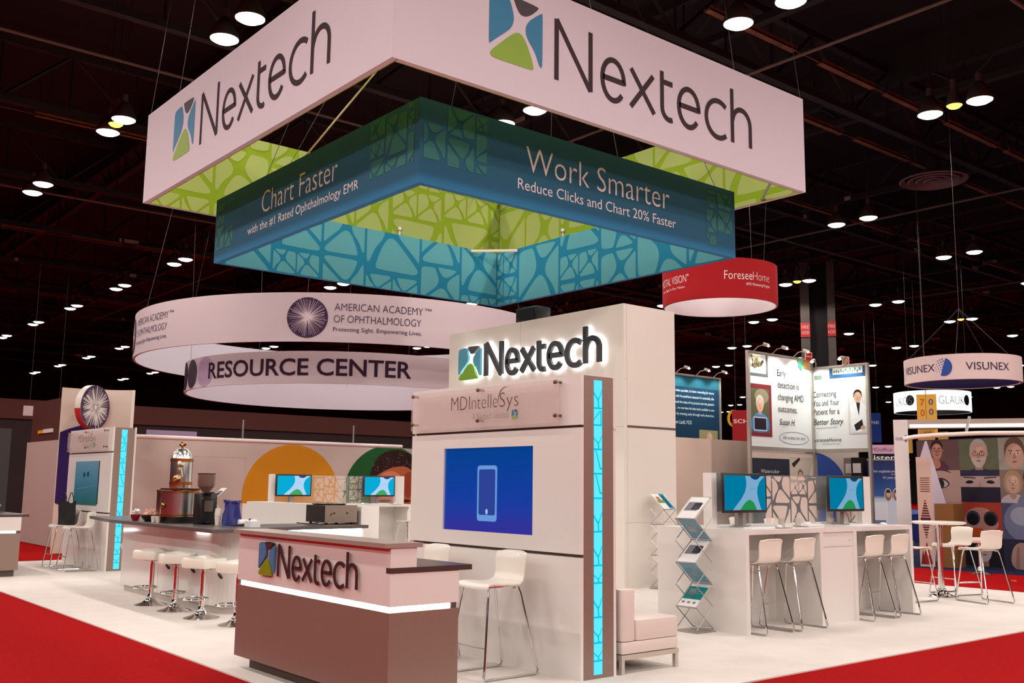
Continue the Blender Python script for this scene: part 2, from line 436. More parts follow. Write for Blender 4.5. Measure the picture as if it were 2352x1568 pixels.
NAMED = {
 (1, 0, 0): 'higher of two bright lamps nearest the top left of the white square sign', (1, 0, 1): 'bright round lamp just left of the white square sign top edge, lower of the two',
 (0, 1, 0): 'bright lamp cut by the top edge of the picture, right of the white square sign', (0, 1, 1): 'big bright lamp just above the right face of the white square sign',
 (2, 0, 0): 'higher bright lamp beside a small amber one, left of the white square sign', (2, 0, 1): 'lower bright lamp beside a small amber one, left of the white square sign',
 (3, 0, 0): 'upper right lamp of the pair hanging near the left edge of the picture', (3, 0, 1): 'lower left lamp of the pair hanging near the left edge of the picture',
 (1, 1, 0): 'bright lamp showing in the gap between the white square sign and the teal one', (0, 2, 0): 'bright lamp at the upper right, just right of the amber one',
 (0, 2, 1): 'bright lamp at the upper right, just left of the amber one', (1, 3, 0): 'right one of two lamps below the round air diffuser', (1, 3, 1): 'left one of two lamps below the round air diffuser',
 (4, 1, 0): 'right one of two lamps above the upper white ring sign, nearer to the teal sign', (4, 1, 1): 'left one of two lamps above the upper white ring sign, nearer to the teal sign',
 (5, 1, 0): 'right one of two small lamps left above the upper white ring sign', (5, 1, 1): 'left one of two small lamps left above the upper white ring sign',
 (1, 4, 0): 'right one of two lamps between the air diffuser and the white drum sign', (1, 4, 1): 'left one of two lamps between the air diffuser and the white drum sign',
 (4, 2, 0): 'lamp peeping out between the teal sign and the upper white ring sign'}
ORANGE = {(2, 0): 'small amber lamp between two bright ones, left of the white square sign', (0, 2): 'small amber lamp between two bright ones at the upper right',
          (2, 4): 'small amber lamp just right of the round red sign', (2, 6): 'tiny amber lamp between two white ones above the white drum sign'}
def seen(p):
    d = Vector(p)-EYE; z = d.dot(_f)
    if z < 1: return False
    x = 1176+FPX*d.dot(_r)/z; y = 784-FPX*d.dot(_u)/z
    return -40 < x < 2392 and -60 < y < 1000
ld = bpy.data.lights.new('lamp_light', 'SPOT'); ld.spot_size = radians(165); ld.spot_blend = 0.15; ld.shadow_soft_size = 0.2; ld.energy = LAMP_WATTS; ld.color = LAMP_COLOR
first = True; firsta = True
for i in range(-4, 12):
    for j in range(-3, 13):
        for k in (0, 1):
            p = (-10.3-6.88*i+(.57 if k == 0 else -.57), 7.3+6.95*j, 10.0)
            near = -33 < p[0] < 18 and -29 < p[1] < 30
            if not (seen(p) or near): continue
            lab = NAMED.get((i, j, k)); far = (Vector(p)-EYE).length > 62
            g = None
            if lab is None:
                if not seen(p): lab, g = 'ceiling lamp outside the picture over the booth', 'lamps over the booth'
                elif far: lab, g = 'tiny distant ceiling lamp glowing deep in the dark hall', 'distant hall lamps'
                else: lab, g = 'small white ceiling lamp hanging in the dark middle of the hall', 'hall lamps in the middle distance'
            if first: o = LP; o.location = p; o['label'] = lab; first = False
            else: o = dup(LP, p, label=lab)
            if g: o['group'] = g
            elif 'group' in o: del o['group']
            if near:
                l = bpy.data.objects.new('lamp_light', ld); COL.objects.link(l); l.parent = o; l.location = (0, 0, -.30)
        if (i, j) in ORANGE:
            p = (-10.3-6.88*i, 7.3+6.95*j, 10.05)
            if firsta: o = AP; o.location = p; o['label'] = ORANGE[i, j]; firsta = False
            else: o = dup(AP, p, label=ORANGE[i, j])

# ------------------------------------------------------------------ hanging signs
PALEB = ink(98, 174, 186); PALEG = ink(180, 196, 112)
def square_sign(name, label, c, s, h, inner, outer=FABRIC, bottom=None, wall=0.09):
    t = thing(name, label, 'hanging sign', c)
    q = s/2; out = []; inn = []
    frames = {'front': plane((-q, -q, 0)), 'right': plane((q, -q, 0), (0, 1, 0)), 'back': plane((q, q, 0), (-1, 0, 0)), 'left': plane((-q, q, 0), (0, -1, 0))}
    iq = q-wall
    inside = {'back': plane((-iq, iq, 0)), 'left': plane((-iq, -iq, 0), (0, 1, 0)), 'front': plane((iq, -iq, 0), (-1, 0, 0)), 'right': plane((iq, iq, 0), (0, -1, 0))}
    for k, P in frames.items():
        e = 0 if k in ('front', 'back') else .0125
        out.append((P, MB().prism(rect(e, 0, s-e, h), P, -.012, 0).build('outer_panel', outer, t)))
    for k, P in inside.items():
        e = -.012 if k in ('front', 'back') else .0005
        inn.append((P, MB().prism(rect(e, 0, 2*iq-e, h), P, -.012, 0).build('inner_panel', inner, t)))
    m = MB()
    for z in (0, h-.02):
        m.box(-q+.013, q-.013, -q+.013, -iq-.013, z, z+.02); m.box(-q+.013, q-.013, iq+.013, q-.013, z, z+.02)
        m.box(-q+.013, -iq-.013, -q+.09, q-.09, z, z+.02); m.box(iq+.013, q-.013, -q+.09, q-.09, z, z+.02)
    m.build('rim', bottom or FABRIC, t)
    return t, out, inn
def cables(t, pts, ztop):
    for x, y, z, dx, dy in pts:
        MB().tube([(x, y, z), (x+dx, y+dy, ztop)], .005, 5).build('cable', CABLE, t)

LIME = mat('lime_fabric', (152, 180, 48), 0.9, spec=0.1)
SKYB = mat('blue_fabric', (42, 136, 172), 0.9, spec=0.1)
up, uo, ui = square_sign('square_hanging_sign', 'large white square hanging sign with charcoal lettering outside and lime green lining, uppermost of two', (-13.0, 9.605, 6.25), 7.86, 1.57, LIME)
for (P, o), (mx, lx) in zip(uo[:2], ((1.28, 2.42), (1.36, 2.46))):
    m = MB(); strokes(m, WORD, P, lx, .41, .82, .82, .075, .004); m.build('lettering', INK, o)
    m = MB(); mark(m, P, mx, .40, .86, .90, .004); m.build('emblem', [BLUE, LOGOD, GREEN], o)
for n, (P, o) in enumerate(ui):
    m = MB()
    for c in tiles(.02, .0, 7.66, 1.57, 30+n, 1.0, 1.6, .05, .05): m.flat(c, P, .004)
    m.build('cell_print', PALEG, o)
cables(up, [(-3.9, -3.9, 1.57, .3, .5), (3.9, -3.9, 1.57, -.4, .4), (3.9, 3.9, 1.57, -.5, -.4), (-3.9, 3.9, 1.57, .4, -.5), (-2.6, -3.9, 1.57, .5, .4), (3.9, 2.2, 1.57, -.5, -.4), (3.9, -1.6, 1.57, -.4, .3)], 7.34)
MB().tube([(3.88, 3.1, .03), (3.1, 3.88, .03)], .025, 6).build('corner_brace', SATIN, up)
MB().tube([(-3.88, 3.1, 1.5), (-3.1, 3.88, 1.5)], .025, 6).build('corner_brace', SATIN, up)

TEAL = ramp_mat('teal_fabric_backlit_hem', 2, [(0.0, (34, 112, 158)), (.06, (31, 104, 146)), (.15, (20, 78, 108)), (.55, (17, 74, 100)), (1.1, (14, 80, 110))], 0.9)  # teal print; the backlit glow along its bottom hem is painted in as blue
DIMCELL = ink(48, 102, 98); SILVER = ink(206, 196, 198)
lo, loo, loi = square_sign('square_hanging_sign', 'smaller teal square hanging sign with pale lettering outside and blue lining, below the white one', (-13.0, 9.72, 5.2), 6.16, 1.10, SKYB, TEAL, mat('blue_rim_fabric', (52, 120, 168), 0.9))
for (P, o), a in zip(loo[:2], ((('Chart Faster', 1.78, 2.36, .50, .36), ('with the #1 Rated Ophthalmology EMR', 1.30, 3.42, .245, .135)),
                               (('Work Smarter', 1.72, 2.86, .50, .37), ('Reduce Clicks and Chart 20% Faster', 1.58, 3.14, .24, .15)))):
    m = MB(); (b, x, w_, y, cp), (b2, x2, w2, y2, c2) = a
    text(m, b, P, x, y, cp, w_, .004, -.011); text(m, b2, P, x2, y2, c2, w2, .004, -.002)
    m.build('lettering', SILVER, o)
    m = MB(); first_face = o is loo[0][1]
    for x0, x1, y0, y1, sd, gs in (((.06, .75, .12, 1.0, 3, .40), (5.0, 6.04, .30, 1.08, 4, .5)) if first_face else ((.06, 1.05, .30, 1.08, 5, .5), (5.45, 6.08, .12, 1.0, 6, .40)))\
            :
        m = MB()
        for c in tiles(x0, y0, x1, y1, sd, gs*.8, gs, .035, .1): m.flat(c, P, .004)
        m.build('cell_print', DIMCELL, o)
for n, (P, o) in enumerate(loi):
    m = MB()
    for c in tiles(.02, .0, 5.96, 1.10, 50+n, .78, 1.2, .05, .06): m.flat(c, P, .004)
    m.build('cell_print', PALEB, o)
MB().tube([(-2.97, 2.3, 1.05), (-2.3, 2.97, 1.05)], .03, 6).build('corner_brace', mat('white_rod', (236, 228, 214), 0.5), lo)
MB().tube([(2.97, -2.3, 1.05), (2.3, -2.97, 1.05)], .03, 6).build('corner_brace', MATS['white_rod'], lo)
cables(lo, [(-1.2, -3.07, 1.1, 2.0, 1.0), (3.07, -2.6, 1.1, .8, .4), (3.07, -.9, 1.1, 0, .05), (3.07, .4, 1.1, -.9, -.2), (-3.07, -2.2, 1.1, 3.4, 1.2), (3.07, 2.6, 1.1, -1.6, -.9)], 5.9)
MB().tube([(.0, -3.05, 1.1), (1.95, -2.2, 3.0)], .013, 6).build('hanger_rod', mat('brass_rod', (196, 182, 130), 0.4, 0.5), lo)
for x, y in ((-3.03, .6), (-1.0, 3.03)):
    MB().lathe([(0, 0), (.03, 0), (.03, .08), (.05, .10), (.05, .16), (0, .17)], (x, y, 1.10), 10).build('eye_bolt', SATIN, lo)

def ring_sign(name, label, c, r, h, outer, inner, n=96, wall=.06, bottom=None):
    t = thing(name, label, 'hanging sign', c)
    MB().lathe([(r-wall*.5, 0), (r, 0), (r, h), (r-wall*.5, h)], n=n).build('outer_band', outer, t)
    m = MB().lathe([(r-wall*.5, 0), (r-wall, 0), (r-wall, h), (r-wall*.5, h)], n=n); m.build('inner_band', inner, t)
    return t
AUB = ink(62, 42, 72); AUBL = ink(150, 128, 160)
def starburst(m, P, cx, cy, r, seed, mi_disc=0, mi_ray=1, n=56, off=.01, wide=.011):
    for k in range(8):
        r0, r1 = r*k/8, r*(k+1)/8
        for q in range(40):
            a, b = 2*pi*q/40, 2*pi*(q+1)/40
            m.flat([(cx+r0*cos(a), cy+r0*sin(a)), (cx+r1*cos(a), cy+r1*sin(a)), (cx+r1*cos(b), cy+r1*sin(b)), (cx+r0*cos(b), cy+r0*sin(b))], P, off, mi_disc)
    rnd = random.Random(seed)
    for q in range(n):
        an = 2*pi*(q+rnd.uniform(-.3, .3))/n; hw = r*wide*rnd.uniform(.35, 1.5); r1 = r*rnd.uniform(.80, .99)
        for k in range(4):
            s0, s1 = r1*k/4, r1*(k+1)/4; h0, h1 = hw*(1.15-.5*k/4), hw*(1.15-.5*(k+1)/4); c, s = cos(an), sin(an)
            m.flat([(cx+s0*c+h0*s, cy+s0*s-h0*c), (cx+s1*c+h1*s, cy+s1*s-h1*c), (cx+s1*c-h1*s, cy+s1*s+h1*c), (cx+s0*c-h0*s, cy+s0*s+h0*c)], P, off+.004, mi_ray)
    m.flat(ell(cx, cy, r*.10, r*.10, 20), P, off+.005, mi_ray)
PINKW = mat('mauve_white_fabric', (200, 186, 190), 0.9, spec=0.1)
RC = (-25.96, 15.03)
r1 = ring_sign('ring_hanging_sign', 'wide white ring sign with dark starburst disc, upper of the two rings', (RC[0], RC[1], 4.86), 6.0, 1.19, PINKW, mat('white_lining', (192, 188, 196), 0.9))
FACE = radians(-30.1)
ob = [k for k in kids(r1) if k.name.startswith('outer')][0]
for n, sh in enumerate((0.0, -66.0, 66.0)):
    P = drum((0, 0, 0), 6.0, FACE+radians(sh))
    m = MB(); starburst(m, P, -1.0, .58, .49, 3+n); m.build('starburst_print', [AUB, ink(214, 196, 204)], ob)
    m = MB(); text(m, 'AMERICAN ACADEMY', P, -.36, .76, .185, 2.16, .008, -.012); text(m, '\u2122', P, 1.84, .84, .10, .18, .008)
    text(m, 'OF OPHTHALMOLOGY', P, -.37, .47, .185, 2.13, .008, -.012); text(m, 'Protecting Sight. Empowering Lives.', P, -.38, .26, .10, 2.16, .008)
    m.build('lettering', AUB, ob)
cables(r1, [(5.9*cos(a), 5.9*sin(a), 1.19, -1.4*cos(a), -1.4*sin(a)) for a in (radians(-150), radians(-95), radians(-40), radians(20), radians(100))], 8.72)
r2 = ring_sign('ring_hanging_sign', 'white ring sign with bold dark capitals RESOURCE CENTER, hanging below the wider ring', (RC[0], RC[1], 4.0), 4.6, .82, PINKW, MATS['white_lining'])
ob = [k for k in kids(r2) if k.name.startswith('outer')][0]
P = drum((0, 0, 0), 4.6, FACE); m = MB()
text(m, 'RESOURCE CENTER', P, -4.15, .21, .42, 5.8, .008, .016); m.build('lettering', ink(52, 28, 48), ob)
for a_, col, rr in ((-4.35, (176, 150, 176), .40), (-5.2, (72, 58, 74), .39), (-6.0, (56, 42, 60), .39)):
    m = MB()
    for q in range(24):
        x0, x1 = -rr+2*rr*q/24, -rr+2*rr*(q+1)/24; y0, y1 = (max(0, rr*rr-x0*x0))**.5, (max(0, rr*rr-x1*x1))**.5
        m.flat([(a_+x0, .41-y0), (a_+x1, .41-y1), (a_+x1, .41+y1), (a_+x0, .41+y0)], P, .006)
    m.build('disc_print', ink(*col), ob)
cables(r2, [(4.5*cos(a), 4.5*sin(a), .82, .2*cos(a), .2*sin(a)) for a in (radians(-120), radians(-60), radians(-10), radians(60), radians(150))], 9.58)

REDF = mat('red_sign_fabric', (162, 34, 38), 0.9, spec=0.1)
r3 = ring_sign('round_hanging_sign', 'round red hanging sign with white lining and white lettering, beyond the teal sign', (-16.26, 20.29, 6.12), 1.46, 1.0, REDF, mat('white_lining_bright', (232, 224, 226), 0.9), 64)
ob = [k for k in kids(r3) if k.name.startswith('outer')][0]
P = drum((0, 0, 0), 1.46, math.atan2(-20.29, 16.26)); m = MB(); W_ = ink(232, 214, 210)
text(m, 'Foresee', P, .12, .46, .22, .72, .006, -.005); text(m, 'Home', P, .86, .46, .22, .56, .006, -.02); text(m, 'AMD Monitoring Program', P, .66, .32, .07, .78, .006)
text(m, 'NOTAL VISION', P, -1.95, .46, .20, 1.10, .006, -.01); text(m, '\u00ae', P, -.84, .60, .06, .07, .006); text(m, 'Your Sight is Our Vision', P, -1.9, .32, .06, 1.0, .006)
m.build('lettering', W_, ob)
cables(r3, [(1.4*cos(a), 1.4*sin(a), 1.0, .4*cos(a+1), .4*sin(a+1)) for a in (0, 1.57, 3.14, 4.71)], 7.46)

DIGB = ink(54, 84, 160); DKB = ink(58, 50, 78)
r4 = ring_sign('round_hanging_sign', 'white drum sign with a dotted half-blue eye emblem, above the face collage booth', (-11.05, 22.43, 3.93), 1.24, .56, mat('drum_fabric', (226, 206, 202), 0.9), mat('drum_lining', (214, 176, 166), 0.9), 64)
ob = [k for k in kids(r4) if k.name.startswith('outer')][0]
P = drum((0, 0, 0), 1.24, math.atan2(-22.43, 11.05))
for sh in (0.0, -1.62):
    m = MB(); text(m, 'VISUNEX', P, .08+sh, .20, .17, .98, .006, .0); m.build('lettering', DKB, ob)
    m = MB(); x = -.42+sh
    m.flat([(x-.02, .10)]+ell(x+.06, .28, .17, .20, 14, -1.9, 1.35), P, .006)
    for q in range(5):
        for r_ in range(5):
            if q+r_ > 1: m.flat(ell(x-.17+.05*q+.02*r_, .46-.05*r_-.02*(4-q), .010+.002*q, .010+.002*q, 6), P, .006)
    m.build('eye_emblem', DIGB, ob)
m = MB(); m.lathe([(1.17, .012), (.0, .012)], n=48); m.build('soffit', mat('drum_soffit', (84, 88, 160), 0.9), r4)
cables(r4, [(1.2*cos(a), 1.2*sin(a), .56, -1.2*cos(a), -1.2*sin(a)) for a in (-2.3, -1.2, -.2, 1.5)], 1.75); cables(r4, [(0, 0, 1.74, 0, 0)], 9.66)
r5 = ring_sign('round_hanging_sign', 'glowing white round sign with thin grey capitals, half hidden by the yellow number banner', (-18.62, 35.4, 4.35), 1.33, .72, glow('lightbox_white', (246, 250, 250), 1.25), BLACK, 64)
ob = [k for k in kids(r5) if k.name.startswith('outer')][0]
P = drum((0, 0, 0), 1.33, math.atan2(-35.4, 18.62)); m = MB()
text(m, 'GLAUK', P, .22, .22, .30, .98, .008, -.02); text(m, 'UKOS', P, -1.55, .22, .30, .85, .008, -.02); m.build('lettering', ink(120, 124, 128), ob)
m = MB()
for x in (1.38, -.78): m.flat(ell(x, .38, .17, .19, 20), P, .007)
m.build('disc_print', ink(24, 22, 26), ob)
cables(r5, [(1.2*cos(a), 1.2*sin(a), .7, 0, 0) for a in (.5, 2.5, 4.5)], 9.24)

# ------------------------------------------------------------------ display kiosks (two of a kind)
def kiosk(loc, label, screen_fn, lit):
    t = thing('display_kiosk', label, 'kiosk', loc); W, D, H = 2.46, .40, 2.445
    MB().box(.03, W-.012, .03, D-.012, 0, H-.012).build('core', GROOVE, t)
    MB().box(0, W-.0, 0, .03, 0.0, .952).build('lower_panel', WHITE, t)
    m = MB(); x0, x1, z0, z1 = .55, 1.86, 1.105, 1.863
    m.box(0, x0, 0, .03, .978, 2.0); m.box(x1, W, 0, .03, .978, 2.0); m.box(x0, x1, 0, .03, .978, z0); m.box(x0, x1, 0, .03, z1, 2.0)
    m.build('screen_surround', WHITE, t)
    MB().box(0, W, 0, .03, 2.022, H).build('header_panel', WHITE, t)
    MB().box(0, .03, .03, D, 0, H).build('end_panel', WHITE, t)
    m = MB(); m.box(W-.012, W, .03, .145, .0, H-.015); m.box(W-.012, W, .245, D-.03, 0, H-.015); m.box(W-.012, W, .145, .245, 0, .03); m.box(W-.012, W, .145, .245, 2.40, H-.015)
    m.build('side_panel', BRUSH, t)
    MB().box(W-.012, W, D-.03, D, 0, 2.0).box(W-.012, W, D-.03, D, 2.022, H).box(W-.02, W+.006, D-.03, D+.004, 2.0, 2.022).build('rear_edge', WHITE, t)
    P = side(W-.008, .145, .03)
    st = MB().prism(rect(0, 0, .10, 2.37), P, -.01, .004).build('light_strip', glow('cyan_backlight', (88, 216, 250), 1.25), t)
    m = MB()
    for c in cyan_web(): m.flat(c, P, .006)
    m.build('web_print', glow('cyan_web', (6, 196, 226), 1.05), st)
    screen_fn(t, x0, x1, z0, z1)
    a = MB().prism(rect(.07, 2.045, 2.25, 2.405), front(-.055), 0, .012).build('acrylic_sign', mat('pale_acrylic', (226, 204, 198), 0.12, alpha=0.30), t)
    m = MB(); P = front(-.056)
    text(m, 'MDIntelle', P, .75, 2.21, .135, .70, .014, -.022); text(m, 'Sys', P, 1.48, 2.21, .135, .26, .014, -.022)
    for i in range(12):
        a0, a1 = radians(215-150*i/12), radians(215-150*(i+1)/12)
        f = lambda q, r: (1.565+.105*cos(q)*r*1.0, 2.285+.105*sin(q)*r)
        w0, w1 = .10*sin(pi*i/12), .10*sin(pi*(i+1)/12)
        m.flat([f(a0, 1-w0), f(a1, 1-w1), f(a1, 1.0), f(a0, 1.0)], P, .0145)
    m.build('lettering', ink(92, 52, 46), a)
    m = MB(); text(m, 'A Nextech Solution', P, 1.08, 2.115, .062, .53, .014, -.012); m.build('tagline', ink(158, 136, 130), a)
    m = MB(); mark(m, P, 1.65, 2.095, .082, .085, .014); m.build('emblem', [BLUE, LOGOD, GREEN], a)
    for x in (.095, 1.155, 2.215):
        for z in (2.105, 2.385):
            R = Matrix.Rotation(pi/2, 3, 'X').to_4x4()
            MB().lathe([(.011, -.002), (.011, .055), (.017, .056), (.017, .075), (0, .078)], (x, 0, z), 10, M=R).build('standoff', mat('dark_standoff', (120, 96, 88), 0.3, 0.8), t)
    return t
def cyan_web():
    """crossing webs of the brand pattern as bars"""
    rnd = random.Random(8); z = .10; o = []
    while z < 2.3:
        h = rnd.choice((.14, .2, .27))
        o.append(rect(0.0, z, .10, z+.014)); k = rnd.random()
        if k < .45: o.append([(0, z+h*.55), (.045, z+h*.34), (.06, z+h*.34), (.1, z+h*.66), (.1, z+h*.58), (.06, z+h*.26), (.065, z+.012), (.05, z+.012), (.045, z+h*.26), (0, z+h*.46)])
        elif k < .75: o.append([(.02, z+h), (.032, z+h), (.08, z+h*.3), (.1, z+h*.26), (.1, z+h*.18), (.07, z+h*.22)])
        else: o.append(rect(.078, z+.01, .09, z+h*.9)); o.append([(0, z+h*.3), (.078, z+h*.85), (.078, z+h*.95), (0, z+h*.4)])
        z += h
    return o
def phone_screen(t, x0, x1, z0, z1):
    s = MB().box(x0, x1, .018, .028, z0, z1).build('screen', ramp_mat('blue_screen', 2, [(z0, (26, 36, 122)), (1.35, (8, 46, 130)), (z1, (0, 50, 116))], .15, 0, 1.0), t)
    m = MB(); P = front(.017)
    m.flat(rrect(1.06, 1.20, 1.35, 1.70, .03), P, 0, 0); m.flat(rrect(1.085, 1.255, 1.325, 1.665, .02), P, .001, 1); m.flat(ell(1.205, 1.285, .018, .026, 14), P, .002, 2)
    m.build('phone_icon', [glow('icon_pale', (110, 160, 226), .9), glow('icon_dark', (48, 70, 156), .9), glow('icon_button', (178, 200, 236), .9)], s)
    MB().box(x0, x1, .028, .03, z0, z1).build('screen_back', BLACK, t)
def dim_screen(t, x0, x1, z0, z1):
    s = MB().box(x0-.05, x1-.05, -.012, .0, z0-.02, z1).build('screen', ramp_mat('dim_screen', 2, [(z0, (34, 84, 84)), (1.4, (50, 96, 112)), (z1, (84, 118, 138))], .12, 0, .55), t)
    m = MB(); P = front(-.013)
    for q in range(8): m.flat([(x0+.08+.15*q, 1.36+.008*q), (x0+.23+.15*q, 1.37+.01*q), (x0+.23+.15*q, 1.378+.01*q), (x0+.08+.15*q, 1.366+.008*q)], P, 0)
    m.build('screen_line', glow('screen_line', (120, 160, 176), .55), s)
    m = MB(); m.flat(ell(x0+.5, 1.62, .07, .05, 14), P, 0); m.flat(ell(x0+.72, 1.63, .07, .05, 14), P, 0); m.build('screen_icon', glow('screen_icon', (30, 92, 124), .5), s)
kiosk((-8.43, 5.647, .012), 'tall white kiosk with a big blue screen showing a phone outline', phone_screen, True)
kiosk((-20.19, 5.70, .012), 'tall white kiosk with a dim grey-blue screen, standing behind the coffee bar', dim_screen, False)

# ------------------------------------------------------------------ reception desks (two of a kind)
def desk(loc, label):
    t = thing('reception_desk', label, 'desk', loc); W, D = 2.36, .57
    MB().box(.09, W-.06, .10, D-.04, 0, .10).build('toe_kick', GROOVE, t)
    MB().box(0, W, 0, D, .10, .675).build('lower_body', BRUSH, t)
    MB().box(.012, W-.012, .012, D-.012, .675, .715).build('light_channel', GROOVE, t)
    m = MB(); m.box(.06, W-.004, .004, .02, .678, .712); m.box(W-.02, W-.004, .02, D-.07, .678, .712); m.build('led_strip', LED, t)
    MB().box(0, W, 0, D, .715, .93).build('upper_body', WHITE, t)
    MB().box(0, W, 0, .21, .93, 1.10).build('ledge_riser', WHITE, t)
    MB().box(-.012, W+.012, -.05, .25, 1.10, 1.13).build('ledge_top', LEDGE, t)
    MB().box(.05, W+.004, .215, .68, .932, .968).build('worktop', mat('dark_brown_worktop', (74, 58, 54), 0.35), t)
    MB().box(W-.05, W+.004, -.002, .215, .932, .968).build('worktop_return', MATS['dark_brown_worktop'], t)
    P = front(0)
    m = MB(); strokes(m, WORD, P, .765, .795, .247, .245, .027, .012, .008); m.build('lettering', mat('brown_black_letters', (58, 36, 36), 0.35), t)
    m = MB(); mark(m, P, .435, .785, .27, .27, .012, .016); m.build('emblem', [mat('desk_blue', (72, 122, 168), .45), mat('desk_dark', (70, 40, 42), .4), mat('desk_green', (134, 146, 16), .45)], t)
    return t
desk((-8.135, 3.72, .012), 'reception desk with raised dark lettering and a glowing white band, in front')
desk((-19.87, 3.72, .012), 'reception desk with a glowing white band, cut by the left edge of the picture')

# ------------------------------------------------------------------ white tower with lit letters
t = thing('sign_tower', 'tall white tower with halo-lit dark lettering and a square emblem on its front', 'tower', (-15.34, 11.07, .012))
W, D, H = 4.59, 1.18, 4.345
MB().box(0, W, 0, D, 0, H).build('body', mat('tower_white', (224, 216, 206), 0.38, spec=.35), t)
P = side(W); m = MB(); m.prism(rect(.07, 2.42, D, 2.455), P, -.001, .003); m.build('groove', GROOVE, t)
m = MB(); SEAM = mat('panel_seam', (186, 174, 162), .6)
for z0, z1 in ((.0, .98), (.98, 2.42), (2.455, 3.17), (3.17, H)): m.prism(rect(.068, z0, .072, z1), P, -.001, .002)
m.prism(rect(0, 3.168, .07, 3.172), P, -.001, .002); m.prism(rect(0, .978, D, .982), P, -.001, .002)
m.prism(rect(2.1, 0, 2.104, H), front(0), -.001, .002); m.prism(rect(0, 2.43, W, 2.436), front(0), -.001, .002); m.build('panel_seams', SEAM, t)
F = front(0)
m = MB(); strokes(m, WORD, F, 1.25, 3.455, .597, .585, .088, .06, .05); m.build('lettering', mat('charcoal_letters', (48, 50, 54), 0.35), t)
m = MB()
for st in WORD:
    m2 = MB(); strokes(m, [st], plane((0, 0, 0)), 1.25, 3.455, .597, .585, .07, .052)
m.build('halo_light', glow('halo_led', (250, 250, 255), 9.0), t)
m = MB(); mark(m, F, .44, 3.415, .66, .615, .06, .05); m.build('emblem', [mat('tower_blue', (60, 148, 172), .4), MATS['charcoal_letters'], mat('tower_green', (112, 158, 24), .4)], t)
m = MB(); mark(m, F, .46, 3.435, .62, .575, .052, ms=(0, 0, 0)); m.build('emblem_halo', MATS['halo_led'], t)
tag(MB().bbox(-.28, .28, -.18, .18, 0, .30, .03).box(-.24, .24, -.19, -.18, .03, .27).build('speaker_cabinet', BLACK, None, (-13.35, 11.45, 4.357)), 'black loudspeaker box lying on the roof of the white tower', 'speaker')

# ------------------------------------------------------------------ stools and chairs
def chair_proto():
    t = thing('high_chair', 'x', 'chair'); t.scale = (1, 1, .95)
    prof = [(.215, .728), (.212, .748), (.195, .764), (.15, .768), (.06, .760), (-.05, .752), (-.12, .757), (-.165, .782), (-.188, .83), (-.198, .90), (-.206, .97), (-.222, 1.02), (-.238, 1.035)]
    def shell(u, v):
        k = v*(len(prof)-1); i = min(int(k), len(prof)-2); f = k-i
        y = prof[i][0]*(1-f)+prof[i+1][0]*f; z = prof[i][1]*(1-f)+prof[i+1][1]*f
        ty, tz = prof[i+1][0]-prof[i][0], prof[i+1][1]-prof[i][1]; l = math.hypot(ty, tz); n = Vector((0, -tz/l, ty/l))*-1
        s = 2*u-1; back = max(0.0, min(1.0, (v-.5)/.3))
        hw = .205-.012*back*(1-back)*4-.010*back; rnd_ = max(0, (v-.93)/.07)*.03
        p = Vector((s*(hw-rnd_*s*s), y+back*.022*s*s, z+(1-back)*.010*s*s-rnd_*s**4*.6))
        return p, n
    MB().shell(shell, 12, 36, .011).build('seat_shell', PLAST, t)
    for sx in (-1, 1):
        x0, x1 = .15*sx, .235*sx
        pts = [(x0, .15, .742), (x0*1.06, .172, .73)]+[(x0*1.1+(x1-x0*1.1)*q, .18+.085*q, .71-.66*q) for q in (.1, .5, .9)]+[(x1, .268, .03), (x1, .255, .013), (x1, .22, .011), (x1, 0, .011), (x1, -.24, .011), (x1, -.278, .014), (x1, -.29, .034)] + \
              [(x1+(x0*1.1-x1)*q, -.285+.135*q, .06+.65*q) for q in (.1, .5, .95)]+[(x0*1.04, -.14, .735), (x0, -.12, .743)]
        MB().tube(pts, .0095, 8).build('leg_frame', CHROME, t)
    m = MB(); m.tube([(-.212, .238, .255), (.212, .238, .255)], .0085, 8); m.build('footrest', CHROME, t)
    m = MB(); m.tube([(-.15, .15, .742), (.15, .15, .742)], .008, 6); m.tube([(-.15, -.12, .743), (.15, -.12, .743)], .008, 6)
    for sx in (-1, 1): m.box(.15*sx-.012, .15*sx+.012, -.135, .16, .742, .752); m.box(.15*sx-.016, .15*sx+.016, -.13, -.10, .725, .745)
    m.build('under_frame', CHROME, t)
    return t
CH = chair_proto()
Z0 = .012
chairs = [((-6.62, 5.27), pi, 'white high chair fully visible in front of the blue screen kiosk, right of desk'),
 ((-7.62, 5.22), pi, 'white high chair mostly hidden behind the reception desk, only its backrest showing'),
 ((-6.87, 9.12), pi/2, 'white high chair nearest the brochure rack, first of four along the white counter'),
 ((-6.84, 9.70), pi/2, 'second white high chair from the brochure rack, along the white counter'),
 ((-6.84, 11.13), pi/2, 'third white high chair from the brochure rack, along the white counter'),
 ((-6.84, 11.70), pi/2, 'white high chair nearest the round table, last of four along the white counter'),
 ((-6.80, 14.10), radians(72), 'white high chair seen side on, right of the round high table'),
 ((-7.55, 14.78), radians(165), 'white high chair behind the round high table, facing the camera side'),
 ((-7.50, 13.42), radians(-10), 'white high chair half hidden by the counter end, left of the round high table'),
 ((-18.15, 5.37), pi, 'white high chair in front of the dim screen kiosk, beside the bar end'),
 ((-18.95, 5.36), pi, 'white high chair holding a black tote bag, left of the dim screen kiosk'),
 ((-18.3, 12.25), pi/2, 'white high chair at the rear counter, just left of the blue screen kiosk'),
 ((-11.7, 15.2), -pi/2, 'left one of two far white high chairs seen through the clear divider'),
 ((-11.0, 15.3), -pi/2, 'right one of two far white high chairs seen through the clear divider')]
